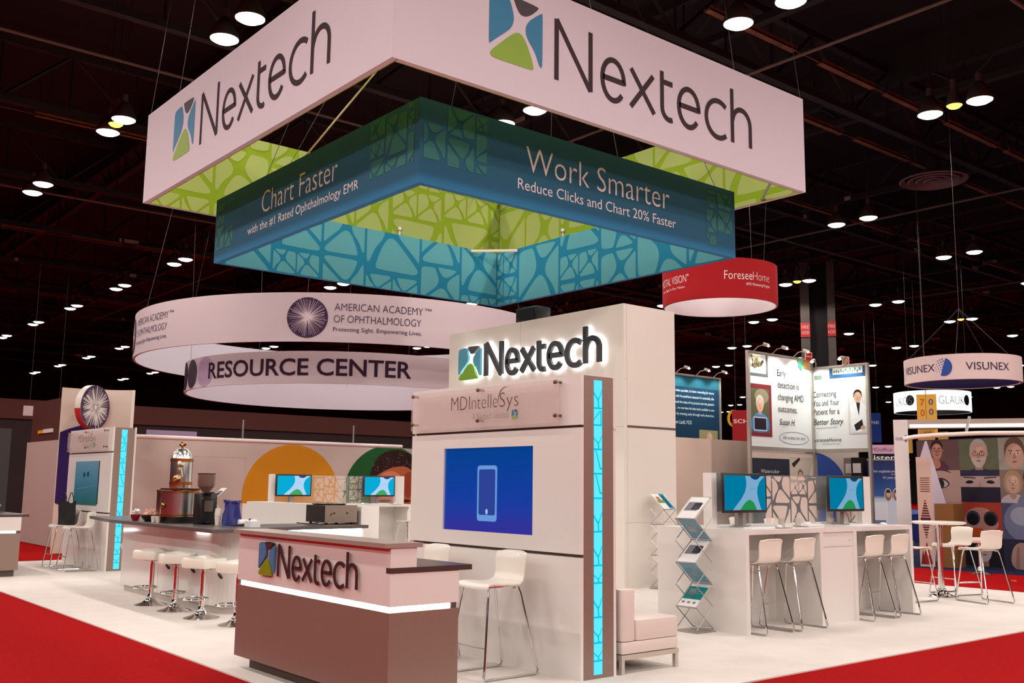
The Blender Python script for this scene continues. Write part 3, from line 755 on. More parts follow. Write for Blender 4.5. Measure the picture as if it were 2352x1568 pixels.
for k, ((x, y), rz, lab) in enumerate(chairs):
    if k == 0: CH.location = (x, y, Z0); CH.rotation_euler = (0, 0, rz); CH['label'] = lab; CH['group'] = 'white high chairs'
    else: dup(CH, (x, y, Z0), rz, lab, 'white high chairs')

def stool_proto():
    t = thing('bar_stool', 'x', 'bar stool')
    m = MB(); m.bbox(-.192, .192, -.192, .192, .555, .672, .06, seg=6); 
    def topf(u, v):
        x, y = 2*u-1, 2*v-1; r = 1-max(abs(x), abs(y))**4
        return Vector((.17*x*(1-.10*y*y), .17*y*(1-.10*x*x), .670+.014*max(0, r)+.010*max(0, r)*cos(3*x)))
    m.grid(topf, 10, 10); m.build('seat_cushion', mat('white_leatherette', (238, 232, 218), 0.35), t)
    MB().lathe([(.0, .545), (.10, .545), (.10, .56), (0, .56)], n=20).build('seat_plate', BLACK, t)
    MB().lathe([(.2, 0), (.2, .008), (.17, .018), (.11, .034), (.065, .062), (.042, .10), (.036, .135), (0, .135)], n=40).build('trumpet_base', CHROME, t)
    MB().lathe([(.033, .13), (.033, .21), (.028, .212), (.028, .5), (.022, .505), (.022, .545)], n=20).build('gas_lift', CHROME, t)
    ring = [(.145*cos(a)-.0, .145*sin(a)-.115, .225) for a in [2*pi*q/28 for q in range(28)]]
    MB().tube(ring, .010, 8, closed=True).build('foot_ring', CHROME, t)
    l = MB().tube([(.02, .01, .545), (.09, .04, .53), (.15, .075, .49)], .006, 6).build('height_lever', CHROME, t)
    MB().lathe([(0, 0), (.012, .005), (.018, .03), (.018, .06), (.008, .078), (0, .08)], (.145, .072, .496), 10, M=Matrix.Rotation(radians(140), 4, Vector((-.5, 1, 0)).normalized())).build('lever_grip', BLACK, l)
    return t
SP = stool_proto()
for k, (x, y, rz, lab) in enumerate([(-12.72, 4.68, .45, 'white cushioned bar stool on a chrome trumpet base, farthest left at the bar'), (-11.98, 4.70, .95, 'second white cushioned bar stool from the left at the bar'),
                                  (-11.18, 4.70, .45, 'third white cushioned bar stool from the left, nearest whole one at the bar'), (-10.42, 4.78, .35, 'white cushioned bar stool half hidden behind the reception desk')]):
    if k == 0: SP.location = (x, y, Z0); SP.rotation_euler = (0, 0, rz); SP['label'] = lab; SP['group'] = 'bar stools'
    else: dup(SP, (x, y, Z0), rz, lab, 'bar stools')

# round high table
t = thing('high_table', 'round white high table on a chrome pole, among high chairs at the right', 'table', (-7.5, 14.28, Z0))
MB().lathe([(0, 1.03), (.33, 1.03), (.37, 1.045), (.37, 1.066), (.355, 1.072), (0, 1.072)], n=48).build('tabletop', PLAST, t)
MB().lathe([(.11, 1.012), (.11, 1.03)], n=20).lathe([(.045, .09), (.045, .35), (.038, .352), (.038, .97), (.05, .972), (.05, 1.03)], n=20).build('pole', CHROME, t)
MB().lathe([(.22, 0), (.22, .008), (.18, .018), (.11, .04), (.07, .075), (.05, .12), (0, .12)], n=44).build('trumpet_base', CHROME, t)
MB().tube([(-.03, -.03, .98), (-.10, -.12, .93), (-.13, -.16, .925)], .006, 6).build('height_lever', CHROME, t)

# ------------------------------------------------------------------ lounge sofa behind the kiosk
t = thing('lounge_sofa', 'low white armless sofa on a slim metal frame, backed against the blue screen kiosk', 'sofa', (-7.55, 6.09, Z0))
LEATH = mat('white_leather', (228, 214, 206), 0.42)
L = 1.6; SOFAM = mat('pale_metal_frame', (206, 194, 182), .35, .3)
MB().box(.0, L, 0, .70, .115, .155).build('base_frame', SOFAM, t)
MB().bbox(.0, L, .005, .695, .16, .255, .015).build('apron', LEATH, t)
MB().bbox(.0, L, .175, .695, .258, .425, .02).build('seat_cushion', LEATH, t)
MB().bbox(.0, L, .005, .17, .258, .68, .03).build('back_cushion', LEATH, t)
for x in (.0, L-.035):
    for y in (0, .655): MB().box(x, x+.035, y, y+.035, 0, .115).build('leg', SOFAM, t)

# ------------------------------------------------------------------ brochure racks (zigzag)
def brochure(m, P, w, h, base, blocks, mats_):
    m.flat(rect(0, 0, w, h), P, 0, 0)
    for x0, y0, x1, y1, mi in blocks: m.flat(rect(x0*w, y0*h, x1*w, y1*h), P, .001, mi)
BR = [('white brochure with a grey tablet picture', [(.08, .35, .8, .75, 1), (.45, .40, .88, .72, 2), (.5, .44, .83, .68, 0), (.08, .78, .92, .93, 0)]),
      ('blue', [(0, 0, 1, 1, 3), (.2, .35, .6, .75, 0), (.55, .3, .85, .55, 0), (.1, .08, .9, .14, 4)]),
      ('teal', [(0, .30, 1, .84, 5), (.12, .45, .48, .74, 0), (.4, .36, .62, .6, 0), (.56, .62, .9, .66, 4), (.56, .54, .84, .57, 4), (.1, .12, .25, .2, 1), (.4, .12, .55, .2, 1), (.7, .12, .85, .2, 1)]),
      ('green', [(.55, 0, 1, 1, 3), (.0, .38, .55, .58, 6), (.1, .5, .4, .8, 7), (.6, .1, .9, .9, 5)])]
BRM = [PAPER, ink(126, 124, 134), ink(50, 50, 58), ink(70, 156, 190), ink(206, 226, 232), ink(16, 126, 130), ink(110, 160, 60), ink(178, 120, 96)]
def rack(loc, rz, label, plan, lean):
    t = thing('brochure_rack', label, 'brochure rack', loc, rz); w, d, st = .28, .27, .231
    zz = [(d if k % 2 == 0 else 0, k*st+.03) for k in range(7)]; zo = [(0 if k % 2 == 0 else d, k*st+.03) for k in range(6)]
    for x in (0, w):
        m = MB()
        for seq in (zz, zo):
            for a, b in zip(seq, seq[1:]): m.tube([(x, a[0], a[1]), (x, b[0], b[1])], .006, 4)
        m.build('zigzag_frame', SATIN, t)
    MB().box(-.02, w+.02, -.02, d+.02, 0, .012).build('base_plate', SATIN, t)
    for k in range(6):
        a, b = Vector((0, zz[k][0], zz[k][1])), Vector((0, zz[k+1][0], zz[k+1][1]))
        lo_, hi_ = a, b; dirv = (hi_-lo_); Lg = dirv.length; dirv.normalize()
        P = plane(lo_+Vector((.008, 0, 0)), (1, 0, 0), tuple(dirv)); q = MB(); q.prism(rect(0, 0, w-.016, Lg), P, -.003, .0)
        tray = q.build('tray', GLASS, t)
        MB().tube([(0, a.y, a.z), (w, a.y, a.z)], .007, 6).tube([(0, b.y, b.z), (w, b.y, b.z)], .007, 6).build('cross_bar', SATIN, tray)
        if plan[k] is not None:
            m = MB(); nrm = 1 if dirv.y > 0 else -1
            P2 = plane(lo_+dirv*.012+Vector((.015, 0, 0))+Vector((1, 0, 0)).cross(dirv)*(.004 if dirv.y > 0 else -.008), (1, 0, 0), tuple(dirv))
            brochure(m, P2, w-.03, Lg*.96, 0, BR[plan[k]][1], BRM)
            m.build('brochure', BRM, tray)
    return t
rack((-7.41, 8.42, Z0), 0, 'zigzag brochure rack of teal, blue and white leaflets at the white counter end', [None, 2, 1, 0, 1, 0], 0)
rack((-10.36, 11.52, Z0), pi/2, 'zigzag brochure rack against the white tower, half hidden by the counter end', [None, None, None, None, None, 3], 0)
rack((-17.3, 7.25, Z0), 0, 'brochure rack behind the coffee bar, only its top leaflet showing above the blue bag', [None, None, None, None, None, 0], 0)

# ------------------------------------------------------------------ workstation counters
WEB = mat('divider_frost', (224, 206, 194), 0.4, alpha=0.86)
def counter(loc, label):
    t = thing('workstation_counter', label, 'counter', loc); D, L = 1.24, 3.38
    MB().box(0, D, 0, L, 1.03, 1.08).build('worktop', WHITE, t)
    for y0, nm in ((0, 'end_panel'), (L-.06, 'end_panel'), (1.36, 'divider_panel'), (2.05, 'divider_panel')): MB().box(0.0, D, y0, y0+.06, 0, 1.03).build(nm, WHITE, t)
    MB().box(.58, .62, .06, 1.36, .0, 1.03).build('back_panel', WHITE, t); MB().box(.58, .62, 2.11, L-.06, .0, 1.03).build('back_panel', WHITE, t)
    for x0, x1 in ((D-.05, D-.02), (.02, .05)):
        c = MB().box(x0, x1, 1.42, 2.05, 0, 1.03).build('cabinet_front', WHITE, t)
    k = MB(); P = side(D-.02); k.prism(rect(1.44, .86, 2.03, .864), P, 0, .002); k.flat(ell(1.98, .93, .008, .01, 10), P, .002); k.build('door_seam', mat('seam_taupe', (150, 134, 124), .7), c)  # door line and keyhole in one flat warm grey
    return t
counter((-7.96, 8.74, Z0), 'white two-seat workstation counter beside the full brochure rack, four high chairs tucked under it')
counter((-19.85, 9.10, Z0), 'white workstation counter behind the coffee bar, half hidden by the blue screen kiosk')
SCM = [glow('screen_web', (126, 172, 206), .95), glow('screen_teal', (0, 124, 164), .95), glow('screen_navy', (14, 66, 112), .9), glow('screen_green', (34, 146, 78), .95), glow('screen_text', (84, 140, 190), .95)]
SCB = [glow('screen_web_bright', (178, 212, 244), 1.0), glow('screen_cyan_bright', (8, 166, 208), 1.05), glow('screen_plum', (62, 64, 118), .95), glow('screen_green_bright', (66, 166, 96), 1.0), glow('screen_text_bright', (140, 180, 224), 1.0)]
def monitor(loc, rz, label, scm):
    """faces local +X"""
    t = thing('monitor', label, 'monitor', loc, rz); w, h, z0 = .80, .445, .165
    MB().bbox(-.03, .0, -w/2, w/2, z0, z0+h, .008).build('casing', BLACK, t)
    MB().box(-.075, -.03, -.26, .26, z0+.08, z0+h-.06).build('rear_housing', mat('monitor_back', (70, 66, 66), .5), t)
    P = side(.001, -w/2+.028, z0+.03); sw, sh = w-.056, h-.06
    m = MB(); f = lambda pts: [(a*sw, b*sh) for a, b in pts]
    m.flat(f(rect(0, 0, 1, 1)), P, 0, 0)
    m.flat(f([(0, 0), (.19, 0), (.40, .33), (.49, .53), (.525, .72), (.525, .86), (.50, 1), (0, 1)]), P, .001, 1)
    m.flat(f([(1, 1), (.985, 1), (.86, .84), (.80, .66), (.79, .5), (.81, .33), (.89, 0), (1, 0)]), P, .001, 1)
    m.flat(f([(.62, 1), (.66, .93), (.72, .895), (.78, .895), (.83, .93), (.88, 1)]), P, .001, 2)
    m.flat(f([(.36, 0), (.44, .14), (.52, .25), (.58, .295), (.64, .285), (.70, .22), (.74, .12), (.775, 0)]), P, .001, 3)
    text(m, 'Nextech', P, .60*sw, .60*sh, .018, .13*sw, .002, 0, 4)
    m.build('screen', scm, t)
    MB().box(-.13, -.075, -.04, .04, -.0, z0+.30).box(-.16, -.03, -.09, .09, 0, .012).build('pole', SATIN, t)
    return t
monitor((-7.20, 9.38, 1.092), 0, 'left one of two teal screen monitors on the right white counter', SCM)
monitor((-7.20, 11.43, 1.092), 0, 'right one of two teal screen monitors on the right white counter', SCM)
monitor((-7.68, 9.80, 1.092), pi, 'monitor on the white counter at the right turned away, behind the left teal screen', SCM)
monitor((-7.68, 11.62, 1.092), pi, 'monitor on the white counter at the right turned away, behind the right teal screen', SCM)
monitor((-18.85, 9.75, 1.092), 0, 'bright cyan screen monitor on the rear counter, before the yellow wall disc', SCB)
monitor((-18.85, 11.80, 1.092), 0, 'bright cyan screen monitor on the rear counter, before the green wall disc', SCB)
monitor((-19.40, 9.90, 1.092), pi, 'monitor on the rear counter turned away, behind the left bright cyan screen', SCB)
monitor((-19.40, 11.95, 1.092), pi, 'monitor on the rear counter turned away, behind the right bright cyan screen', SCB)
def divider(loc, label, seed, frost, zones, L=3.1):
    t = thing('acrylic_divider', label, 'divider', loc)
    MB().box(-.012, .012, 0.06, L-.12, .0, .60).build('pane', GLASS, t)
    MB().box(-.10, .02, -.04, .05, 0, .61).build('post', WHITE, t)
    MB().box(-.05, .05, L-.14, L+.08, 0, .61).build('post', WHITE, t)
    m = MB(); P = side(.013)
    for x0, x1, sd, ww in zones:
        for c in tiles(x0, .02, x1, .585, sd, ww*.7, ww, .022, .03): m.flat(c, P, .0)
    m.build('frosted_cells', frost, t)
    return t
divider((-7.38, 9.02, 1.092), 'clear divider printed with frosted four-lobed cells between the teal screen monitors', 4, WEB, [(.95, 2.0, 22, .36), (2.25, 2.9, 23, .34)])
divider((-19.08, 9.38, 1.092), 'clear divider printed with pale cells on the rear counter behind the coffee bar', 4, mat('divider_frost_pale', (226, 206, 186), .4, alpha=.55), [(.95, 1.75, 31, .30), (1.8, 2.1, 32, .28)])
KEYS = mat('key_white', (240, 238, 236), .4)
def keyboard(loc, rz, label):
    t = thing('keyboard', label, 'keyboard', loc, rz); MB().bbox(-.065, .065, -.215, .215, 0, .014, .01).build('tray', KEYS, t)
    m = MB()
    for r_ in range(5):
        for c in range(14): m.box(-.052+.022*r_, -.034+.022*r_, -.20+.029*c, -.176+.029*c, .014, .019)
    m.build('keys', KEYS, t)
def mouse(loc, rz, label):
    o = MB().lathe([(0, .030), (.012, .029), (.024, .022), (.031, .010), (.032, 0)], n=20).build('mouse', KEYS, None, loc); o.scale = (1.55, 1, 1); o.rotation_euler = (0, 0, rz); tag(o, label, 'mouse')
keyboard((-6.93, 9.26, 1.092), 0, 'white keyboard in front of the left teal screen at the right counter'); mouse((-6.93, 9.62, 1.10), 0, 'white mouse on a mat between the two right-hand keyboards, nearer the left screen')
keyboard((-6.95, 11.35, 1.092), .1, 'white keyboard in front of the right teal screen at the right counter'); mouse((-6.88, 11.72, 1.10), 0, 'white mouse right of the keyboard under the right teal screen')
keyboard((-18.72, 11.75, 1.092), 0, 'white keyboard on the rear counter below the right bright cyan screen'); mouse((-18.70, 11.30, 1.10), 0, 'white mouse on the rear counter left of the keyboard'); mouse((-18.68, 12.1, 1.10), 0, 'white mouse on the rear counter right of the keyboard')
tag(MB().box(-.10, .10, -.12, .12, 0, .008).build('mouse_mat', ink(150, 136, 128), None, (-6.93, 9.62, 1.092)), 'thin grey mat under the white mouse on the right counter', 'mouse mat')
tag(MB().box(-.10, .10, -.12, .12, 0, .008).build('mouse_mat', ink(206, 196, 190), None, (-6.88, 11.72, 1.092)), 'pale mat under the mouse below the right teal screen', 'mouse mat')
tag(MB().box(-.09, .09, -.11, .11, 0, .008).build('mouse_mat', ink(206, 196, 190), None, (-18.70, 11.30, 1.092)), 'pale mat left of the keyboard on the rear counter', 'mouse mat')
tag(MB().box(-.09, .09, -.11, .11, 0, .008).build('mouse_mat', ink(206, 196, 190), None, (-18.68, 12.1, 1.092)), 'pale mat right of the keyboard on the rear counter', 'mouse mat')
mouse((-7.02, 10.30, 1.122), .4, 'white mouse lying on a thin stack of papers between the two right-hand screens')
for k in range(2): tag(MB().box(-.11, .11, -.15, .15, 0, .014).build('paper_stack', PAPER, None, (-7.02+.01*k, 10.32-.02*k, 1.092+.0145*k)), ('lower' if k == 0 else 'upper')+' of two flat white boxes under a mouse between the right-hand screens', 'box')
for x, y, lab in ((-7.15, 9.98, 'clear pen tumbler on the right counter, left one of two'), (-7.05, 10.16, 'clear pen tumbler on the right counter, right one of two')):
    tag(MB().lathe([(0, .003), (.036, .003), (.04, .105), (.037, .105), (.033, .006)], n=20).build('tumbler', mat('smoked_clear', (210, 200, 192), .08, alpha=.38), None, (x, y, 1.092)), lab, 'tumbler')

# ------------------------------------------------------------------ coffee bar
def outline(pts, z0, z1, mi=0, m=None):
    m = m or MB(); return m.prism(pts, lambda a, b, w_=0: Vector((a, b, w_)), z0, z1, mi)
t = thing('coffee_bar', 'white glossy coffee bar with a dark grey worktop and lit underside, stools in front', 'bar counter', (0, 0, Z0))
arc_ = [(-11.6+.3*cos(radians(a)), 5.24-.31+.3*sin(radians(a))+.3) for a in range(-90, 1, 10)]
body = [(-14.62, 4.93)]+arc_+[(-11.3, 6.86), (-11.95, 6.86), (-11.95, 5.50), (-14.62, 5.50)]
outline(body, .09, .955).build('body', GLOSS, t)
tk = [(-14.56, 4.97)]+[(x-.04, y+.03) for x, y in arc_]+[(-11.34, 6.84), (-11.9, 6.84), (-11.9, 5.46), (-14.56, 5.46)]
outline(tk, 0, .09).build('plinth', mat('pale_plinth', (196, 186, 178), .35), t)
outline([(-15.72, 4.79), (-14.25, 4.60), (-10.84, 4.62), (-10.82, 4.92), (-11.18, 5.9), (-11.24, 6.89), (-12.02, 6.89), (-12.02, 5.52), (-15.6, 5.52)], .957, .997).build('worktop', TOP, t)
MB().box(-11.285, -11.26, 5.3, 6.8, .935, .953).build('led_strip', glow('bar_led', (246, 250, 252), 22.0), t); MB().box(-12.0, -11.6, 4.90, 4.91, .94, .953).build('led_strip', MATS['bar_led'], t)
m = MB(); m.prism(rect(-13.2, .09, -13.196, .95), plane((0, 4.93, 0)), 0, .001); m.build('panel_seam', SEAM, t)
t = thing('bar_backboard', 'plain white waist-high partition behind the coffee bar, beyond the steel toaster', 'partition', (-14.95, 6.93, Z0))
MB().box(0, 3.44, 0, .04, 0, 1.225).box(0, .04, .04, .27, 0, 1.225).build('panel', WHITE, t); MB().box(3.36, 3.46, -.002, .27, 0, 1.225).build('end_post', WHITE, t); MB().box(.04, 3.36, .04, .27, 1.19, 1.225).build('cap', WHITE, t)
ZB = Z0+.997
BRASS = mat('brass', (206, 160, 84), .25, 1.0); COPPER = mat('copper_band', (176, 116, 60), .35, 1.0)
t = thing('coffee_machine', 'ornate domed chrome and brass coffee machine with an eagle on top, on the bar', 'coffee machine', (-12.86, 5.03, ZB)); t.scale = (1, 1, .92)
MB().box(-.17, .24, -.17, .17, 0, .085).build('base', BLACK, t)
b = MB(); b.lathe([(.235, .085), (.235, .44), (.225, .45), (0, .45)], n=40); b.build('lower_housing', mat('polished_steel', (226, 224, 222), .24, 1.0), t)
MB().box(-.30, -.02, -.19, .12, .085, .445).build('side_case', mat('mirror_case', (206, 190, 184), .2, 1.0), t)
m = MB(); m.lathe([(.241, .095), (.241, .12), (.236, .12)], n=40); m.lathe([(.241, .41), (.241, .445), (.236, .445)], n=40); m.box(-.305, -.015, -.195, .125, .085, .105); m.box(-.305, -.015, -.195, .125, .43, .45); m.build('trim_band', COPPER, t)
MB().box(-.24, .22, -.17, .17, .45, .475).build('top_tray', mat('dark_copper', (96, 58, 44), .35, .7), t)
bo = MB().lathe([(.135, .475), (.138, .50), (.138, .86), (.130, .92), (.105, .985), (.062, 1.025), (.02, 1.04), (0, 1.04)], n=40).build('boiler', MATS['polished_steel'], t)
MB().lathe([(.143, .52), (.143, .565)], n=40).lathe([(.143, .845), (.143, .89)], n=40).build('boiler_band', COPPER, bo)
m = MB(); m.lathe([(.03, 1.035), (.012, 1.05), (.014, 1.07), (.025, 1.08), (.02, 1.10), (0, 1.11)], n=14)
for sx in (-1, 1): m.add([(0, -.01, 1.08), (.03*sx, 0, 1.10), (.13*sx, .0, 1.095), (.10*sx, 0, 1.07), (.04*sx, 0, 1.06), (0, .015, 1.08), (.03*sx, .02, 1.09)], [(0, 1, 2, 3, 4), (5, 4, 3, 2, 6)])
m.lathe([(0, 1.10), (.012, 1.11), (.012, 1.125), (0, 1.132)], (.012, -.015, 0), 10); m.build('eagle_finial', BRASS, t)
m = MB(); R = Matrix.Rotation(radians(70), 4, 'Y')
m.lathe([(0, 0), (.045, 0), (.05, .05), (.03, .09), (0, .09)], (.09, -.10, .60), 16, M=R); m.lathe([(.02, 0), (.03, .03), (.02, .07), (0, .07)], (.10, -.08, .72), 12, M=R); m.lathe([(.02, 0), (.03, .03), (.02, .07), (0, .07)], (.12, -.06, .79), 12, M=R)
m.build('group_head', mat('pale_brass', (214, 190, 130), .3, .9), t)
MB().tube([(.12, -.08, .76), (.2, -.08, .74), (.235, -.08, .67), (.255, -.08, .63)], .008, 6).build('steam_wand', SATIN, t)
MB().lathe([(0, 0), (.022, .005), (.026, .03), (.018, .05), (0, .052)], (.15, -.09, .80), 14).build('valve_knob', PLAST, t)
m = MB(); m.lathe([(.034, 0), (.034, .02), (.02, .03), (0, .03)], (.06, -.23, .24), 16, M=Matrix.Rotation(pi/2, 4, 'X')); m.build('door_knob', BRASS, t)
m = MB()
for x in (-.26, -.06): m.box(x-.02, x+.02, -.16, -.12, 0, .085)
m.build('foot', BLACK, t)
t = thing('coffee_grinder', 'black coffee grinder with a bean-filled hopper, between the chrome machine and the cups', 'grinder', (-12.27, 5.13, ZB))
MB().bbox(-.10, .10, -.12, .12, 0, .385, .03).build('body', BLACK, t)
MB().lathe([(.05, .385), (.05, .40), (.10, .46), (.108, .48), (.108, .62), (.10, .62), (.10, .48), (.045, .405)], n=28).build('hopper', mat('smoked_hopper', (150, 120, 108), .1, alpha=.45), t)
MB().lathe([(0, .40), (.04, .40), (.094, .465), (.098, .56), (.08, .60), (0, .61)], n=24).build('coffee_beans', mat('coffee_beans', (62, 30, 20), .45, bump=.8, noise=.5, nscale=120), t)
MB().lathe([(.112, .62), (.112, .63), (0, .635)], n=28).build('hopper_lid', BLACK, t)
d = MB().lathe([(0, .16), (.05, .16), (.055, .30), (.05, .30)], (.155, -.02, 0), 18).build('dosing_chamber', mat('smoked_doser', (120, 110, 104), .1, alpha=.5), t)
MB().lathe([(.062, .38), (.062, .40), (0, .40)], (.155, -.02, 0), 18).lathe([(.058, .30), (.058, .315), (0, .315)], (.155, -.02, 0), 18).box(.09, .22, -.06, .03, .02, .04).box(.09, .12, -.05, .02, .28, .39).build('doser_cap', BLACK, d)
RB = mat('red_ceramic', (150, 24, 40), .3); DK = mat('black_ceramic', (30, 22, 22), .25)
def bowl(name, loc, r, h, m_, lab, cat='bowl'):
    t = thing(name, lab, cat, loc); MB().lathe([(0, 0), (r*.5, 0), (r*.6, .01), (r*.9, h*.6), (r, h), (r*.95, h), (r*.82, h*.55), (r*.5, .012), (0, .012)], n=32).build('bowl_body', m_, t); return t
t = bowl('ceramic_bowl', (-13.62, 4.74, ZB), .066, .085, RB, 'small red bowl of white sachets at the left end of the bar')
m = MB(); rnd = random.Random(3)
for q in range(9):
    M4 = Matrix.Translation((rnd.uniform(-.04, .04), rnd.uniform(-.03, .03), .085+.012*q*.6)) @ Matrix.Rotation(rnd.uniform(0, 3), 4, 'Z') @ Matrix.Rotation(rnd.uniform(-.5, .5), 4, 'X'); m.box(-.03, .03, -.022, .022, -.004, .004, 0, M4)
m.build('sachets', PAPER, t)['kind'] = 'stuff'
t = bowl('snack_bowl', (-13.36, 4.84, ZB), .118, .085, DK, 'black bowl heaped with pale pink snacks, left of the chrome coffee machine')
m = MB(); 
for q in range(70):
    a, r_ = rnd.uniform(0, 6.28), .10*rnd.random()**.5; z = .085+.085*(1-(r_/.105)**2)*rnd.uniform(.3, 1)
    m.lathe([(0, -.011), (.011, -.006), (.014, 0), (.010, .008), (0, .011)], (r_*cos(a), r_*sin(a), z), 7)
m.lathe([(.105, .07), (.09, .10), (.05, .13), (0, .145)], n=20); m.build('snack_heap', mat('pink_snacks', (226, 176, 158), .7), t)['kind'] = 'stuff'
def cup(loc, r, h, m_, lab, name='paper_cup'):
    t = thing(name, lab, 'cup', loc); MB().lathe([(0, 0), (r*.72, 0), (r, h), (r*.93, h), (r*.68, .004), (0, .004)], n=24).build('cup_wall', m_, t); MB().lathe([(r, h-.004), (r*1.05, h), (r, h+.004), (r*.94, h)], n=24).build('rim', m_, t)
cup((-13.55, 4.98, ZB+.0), .055, .14, mat('tan_paper', (196, 152, 112), .7), 'brown paper cup behind the red and black bowls on the bar')
CUPW = mat('cup_white', (238, 228, 214), .6)
cup((-11.91, 5.15, ZB), .042, .11, CUPW, 'white paper cup standing upright in front of the black grinder, lower of two'); 
t = thing('paper_cup', 'white paper cup set upside down on another cup beside the blue bag', 'cup', (-11.91, 5.15, ZB+.118)); MB().lathe([(.042, 0), (.042, .004), (.034, .085), (0, .085)], n=24).build('cup_wall', CUPW, t)
for k, (x, y) in enumerate(((-13.06, 4.78), (-12.96, 4.80))):
    cup((x, y, ZB), .035, .075, CUPW, ('left' if k == 0 else 'right')+' one of two small white cups under the coffee machine side case')
BAGB = mat('blue_bag', (36, 40, 122), .5, bump=.4, nscale=12)
t = thing('paper_bag', 'crumpled dark blue bag standing on the bar beside the paper cups', 'bag', (-11.72, 5.25, ZB), .35)
def bagf(u, v):
    a = 2*pi*u; r_ = .12*(1-.25*v*v)+.012*sin(5*a+4*v)+.010*sin(9*a-3*v); return Vector((r_*cos(a)*1.1, r_*sin(a)*(.75-.35*v), .285*v))
m = MB(); m.grid(bagf, 36, 10); m.lathe([(0, 0), (.115, 0)], n=24); m.build('bag_body', BAGB, t)
m = MB(); m.prism([(-.11, .27), (.11, .275), (.10, .305), (.02, .292), (-.12, .312)], plane((0, 0, 0)), -.04, .04); m.build('bag_lip', BAGB, t)
t = thing('rolled_magazine', 'rolled white magazine with a black strap, lying in front of the blue bag', 'magazine', (-11.55, 5.36, ZB), 1.45)
MB().tube([(-.10, 0, .04), (.12, 0, .04)], .04, 18).build('roll', PAPER, t)
MB().tube([(-.20, -.03, .012), (-.08, -.035, .02), (.02, -.045, .03), (.03, -.02, .08), (.03, .03, .07)], .010, 6).tube([(.05, .02, .085), (.09, -.04, .05), (.13, -.06, .012), (.0, -.07, .010), (-.14, -.05, .010)], .009, 6).build('strap', BLACK, t)
tag(MB().box(-.09, .09, -.06, .06, 0, .07).build('carton', PAPER, None, (-11.30, 5.32, ZB)), 'small white carton on the bar right of the rolled magazine', 'box')
t = thing('conveyor_toaster', 'stainless steel countertop toaster with black slotted end, on the bar arm', 'toaster', (-12.0, 6.40, ZB)); TOASTER = t
STL = mat('stainless_steel', (168, 152, 138), .35, .75)
MB().box(.0, .50, .0, .47, .025, .245).build('housing', STL, t); MB().box(.01, .49, -.008, 0, .03, .238).build('end_plate', mat('dark_steel', (58, 50, 48), .5, .5), t)
m = MB(); P = side(.501)
for y in (.13, .32): m.prism(ell(y, .145, .016, .010, 14), P, 0, .003)
m.build('slot', BLACK, t)
for x in (.03, .44):
    for y in (.03, .41): MB().box(x, x+.03, y, y+.03, 0, .025).build('foot', BLACK, t)
MB().tube([(-.17, -.02, .006), (-.08, -.09, .006), (.05, -.10, .006), (.22, -.08, .006), (.38, -.06, .02), (.47, .02, .06), (.505, .10, .14)], .008, 6).build('power_cord', BLACK, TOASTER)
t = thing('snack_tray', 'round black tray of wrapped snacks resting on top of the steel toaster', 'tray', (-11.76, 6.60, ZB+.246))
MB().lathe([(0, 0), (.20, 0), (.23, .014), (.222, .016), (.195, .006), (0, .006)], n=36).build('tray_dish', DK, t); m = MB()
for q in range(16):
    a, r_ = rnd.uniform(0, 6.28), .15*rnd.random()**.5; m.box(-.03, .03, -.014, .014, 0, .016, 0, Matrix.Translation((r_*cos(a), r_*sin(a), .012+.004*rnd.random())) @ Matrix.Rotation(rnd.uniform(0, 3), 4, 'Z'))
m.build('wrapped_snacks', mat('foil_wrapper', (206, 190, 170), .3, .5), t)['kind'] = 'stuff'
# tote bag on the far chair
t = thing('tote_bag', 'black tote bag with two thin handles standing on a white high chair', 'bag', (-18.95, 5.38, Z0+.735), .15)
FAB = mat('black_nylon', (26, 24, 26), .6, bump=.2, nscale=30)
def totef(u, v):
    a = 2*pi*u; cx, cy = cos(a), sin(a); hx = .15+.06*v; hy = .085-.02*v; k = max(abs(cx), abs(cy))
    return Vector((hx*cx/k*.97+.01*sin(6*v), hy*cy/k, .40*v+(.02*sin(3*a) if v > .95 else 0)))
m = MB(); m.grid(totef, 40, 8); m.box(-.14, .14, -.08, .08, 0, .01); m.build('bag_body', FAB, t)
for y in (-.06, .06): MB().tube([(-.10, y, .38), (-.08, y, .47), (-.03, y, .56), (.03, y, .565), (.08, y, .48), (.10, y, .38)], .008, 6).build('handle', FAB, t)
tag(MB().add([(0, 0, 0), (.16, .02, .10), (.2, .05, -.02), (.1, .03, -.14), (.24, .09, -.20), (.22, .1, .06)], [(0, 1, 2, 3), (2, 3, 4), (1, 2, 5), (2, 4, 5)]).build('napkin', PAPER, None, (-14.83, 4.97, .62)), 'crumpled white paper sticking out at the left end of the coffee bar', 'paper')

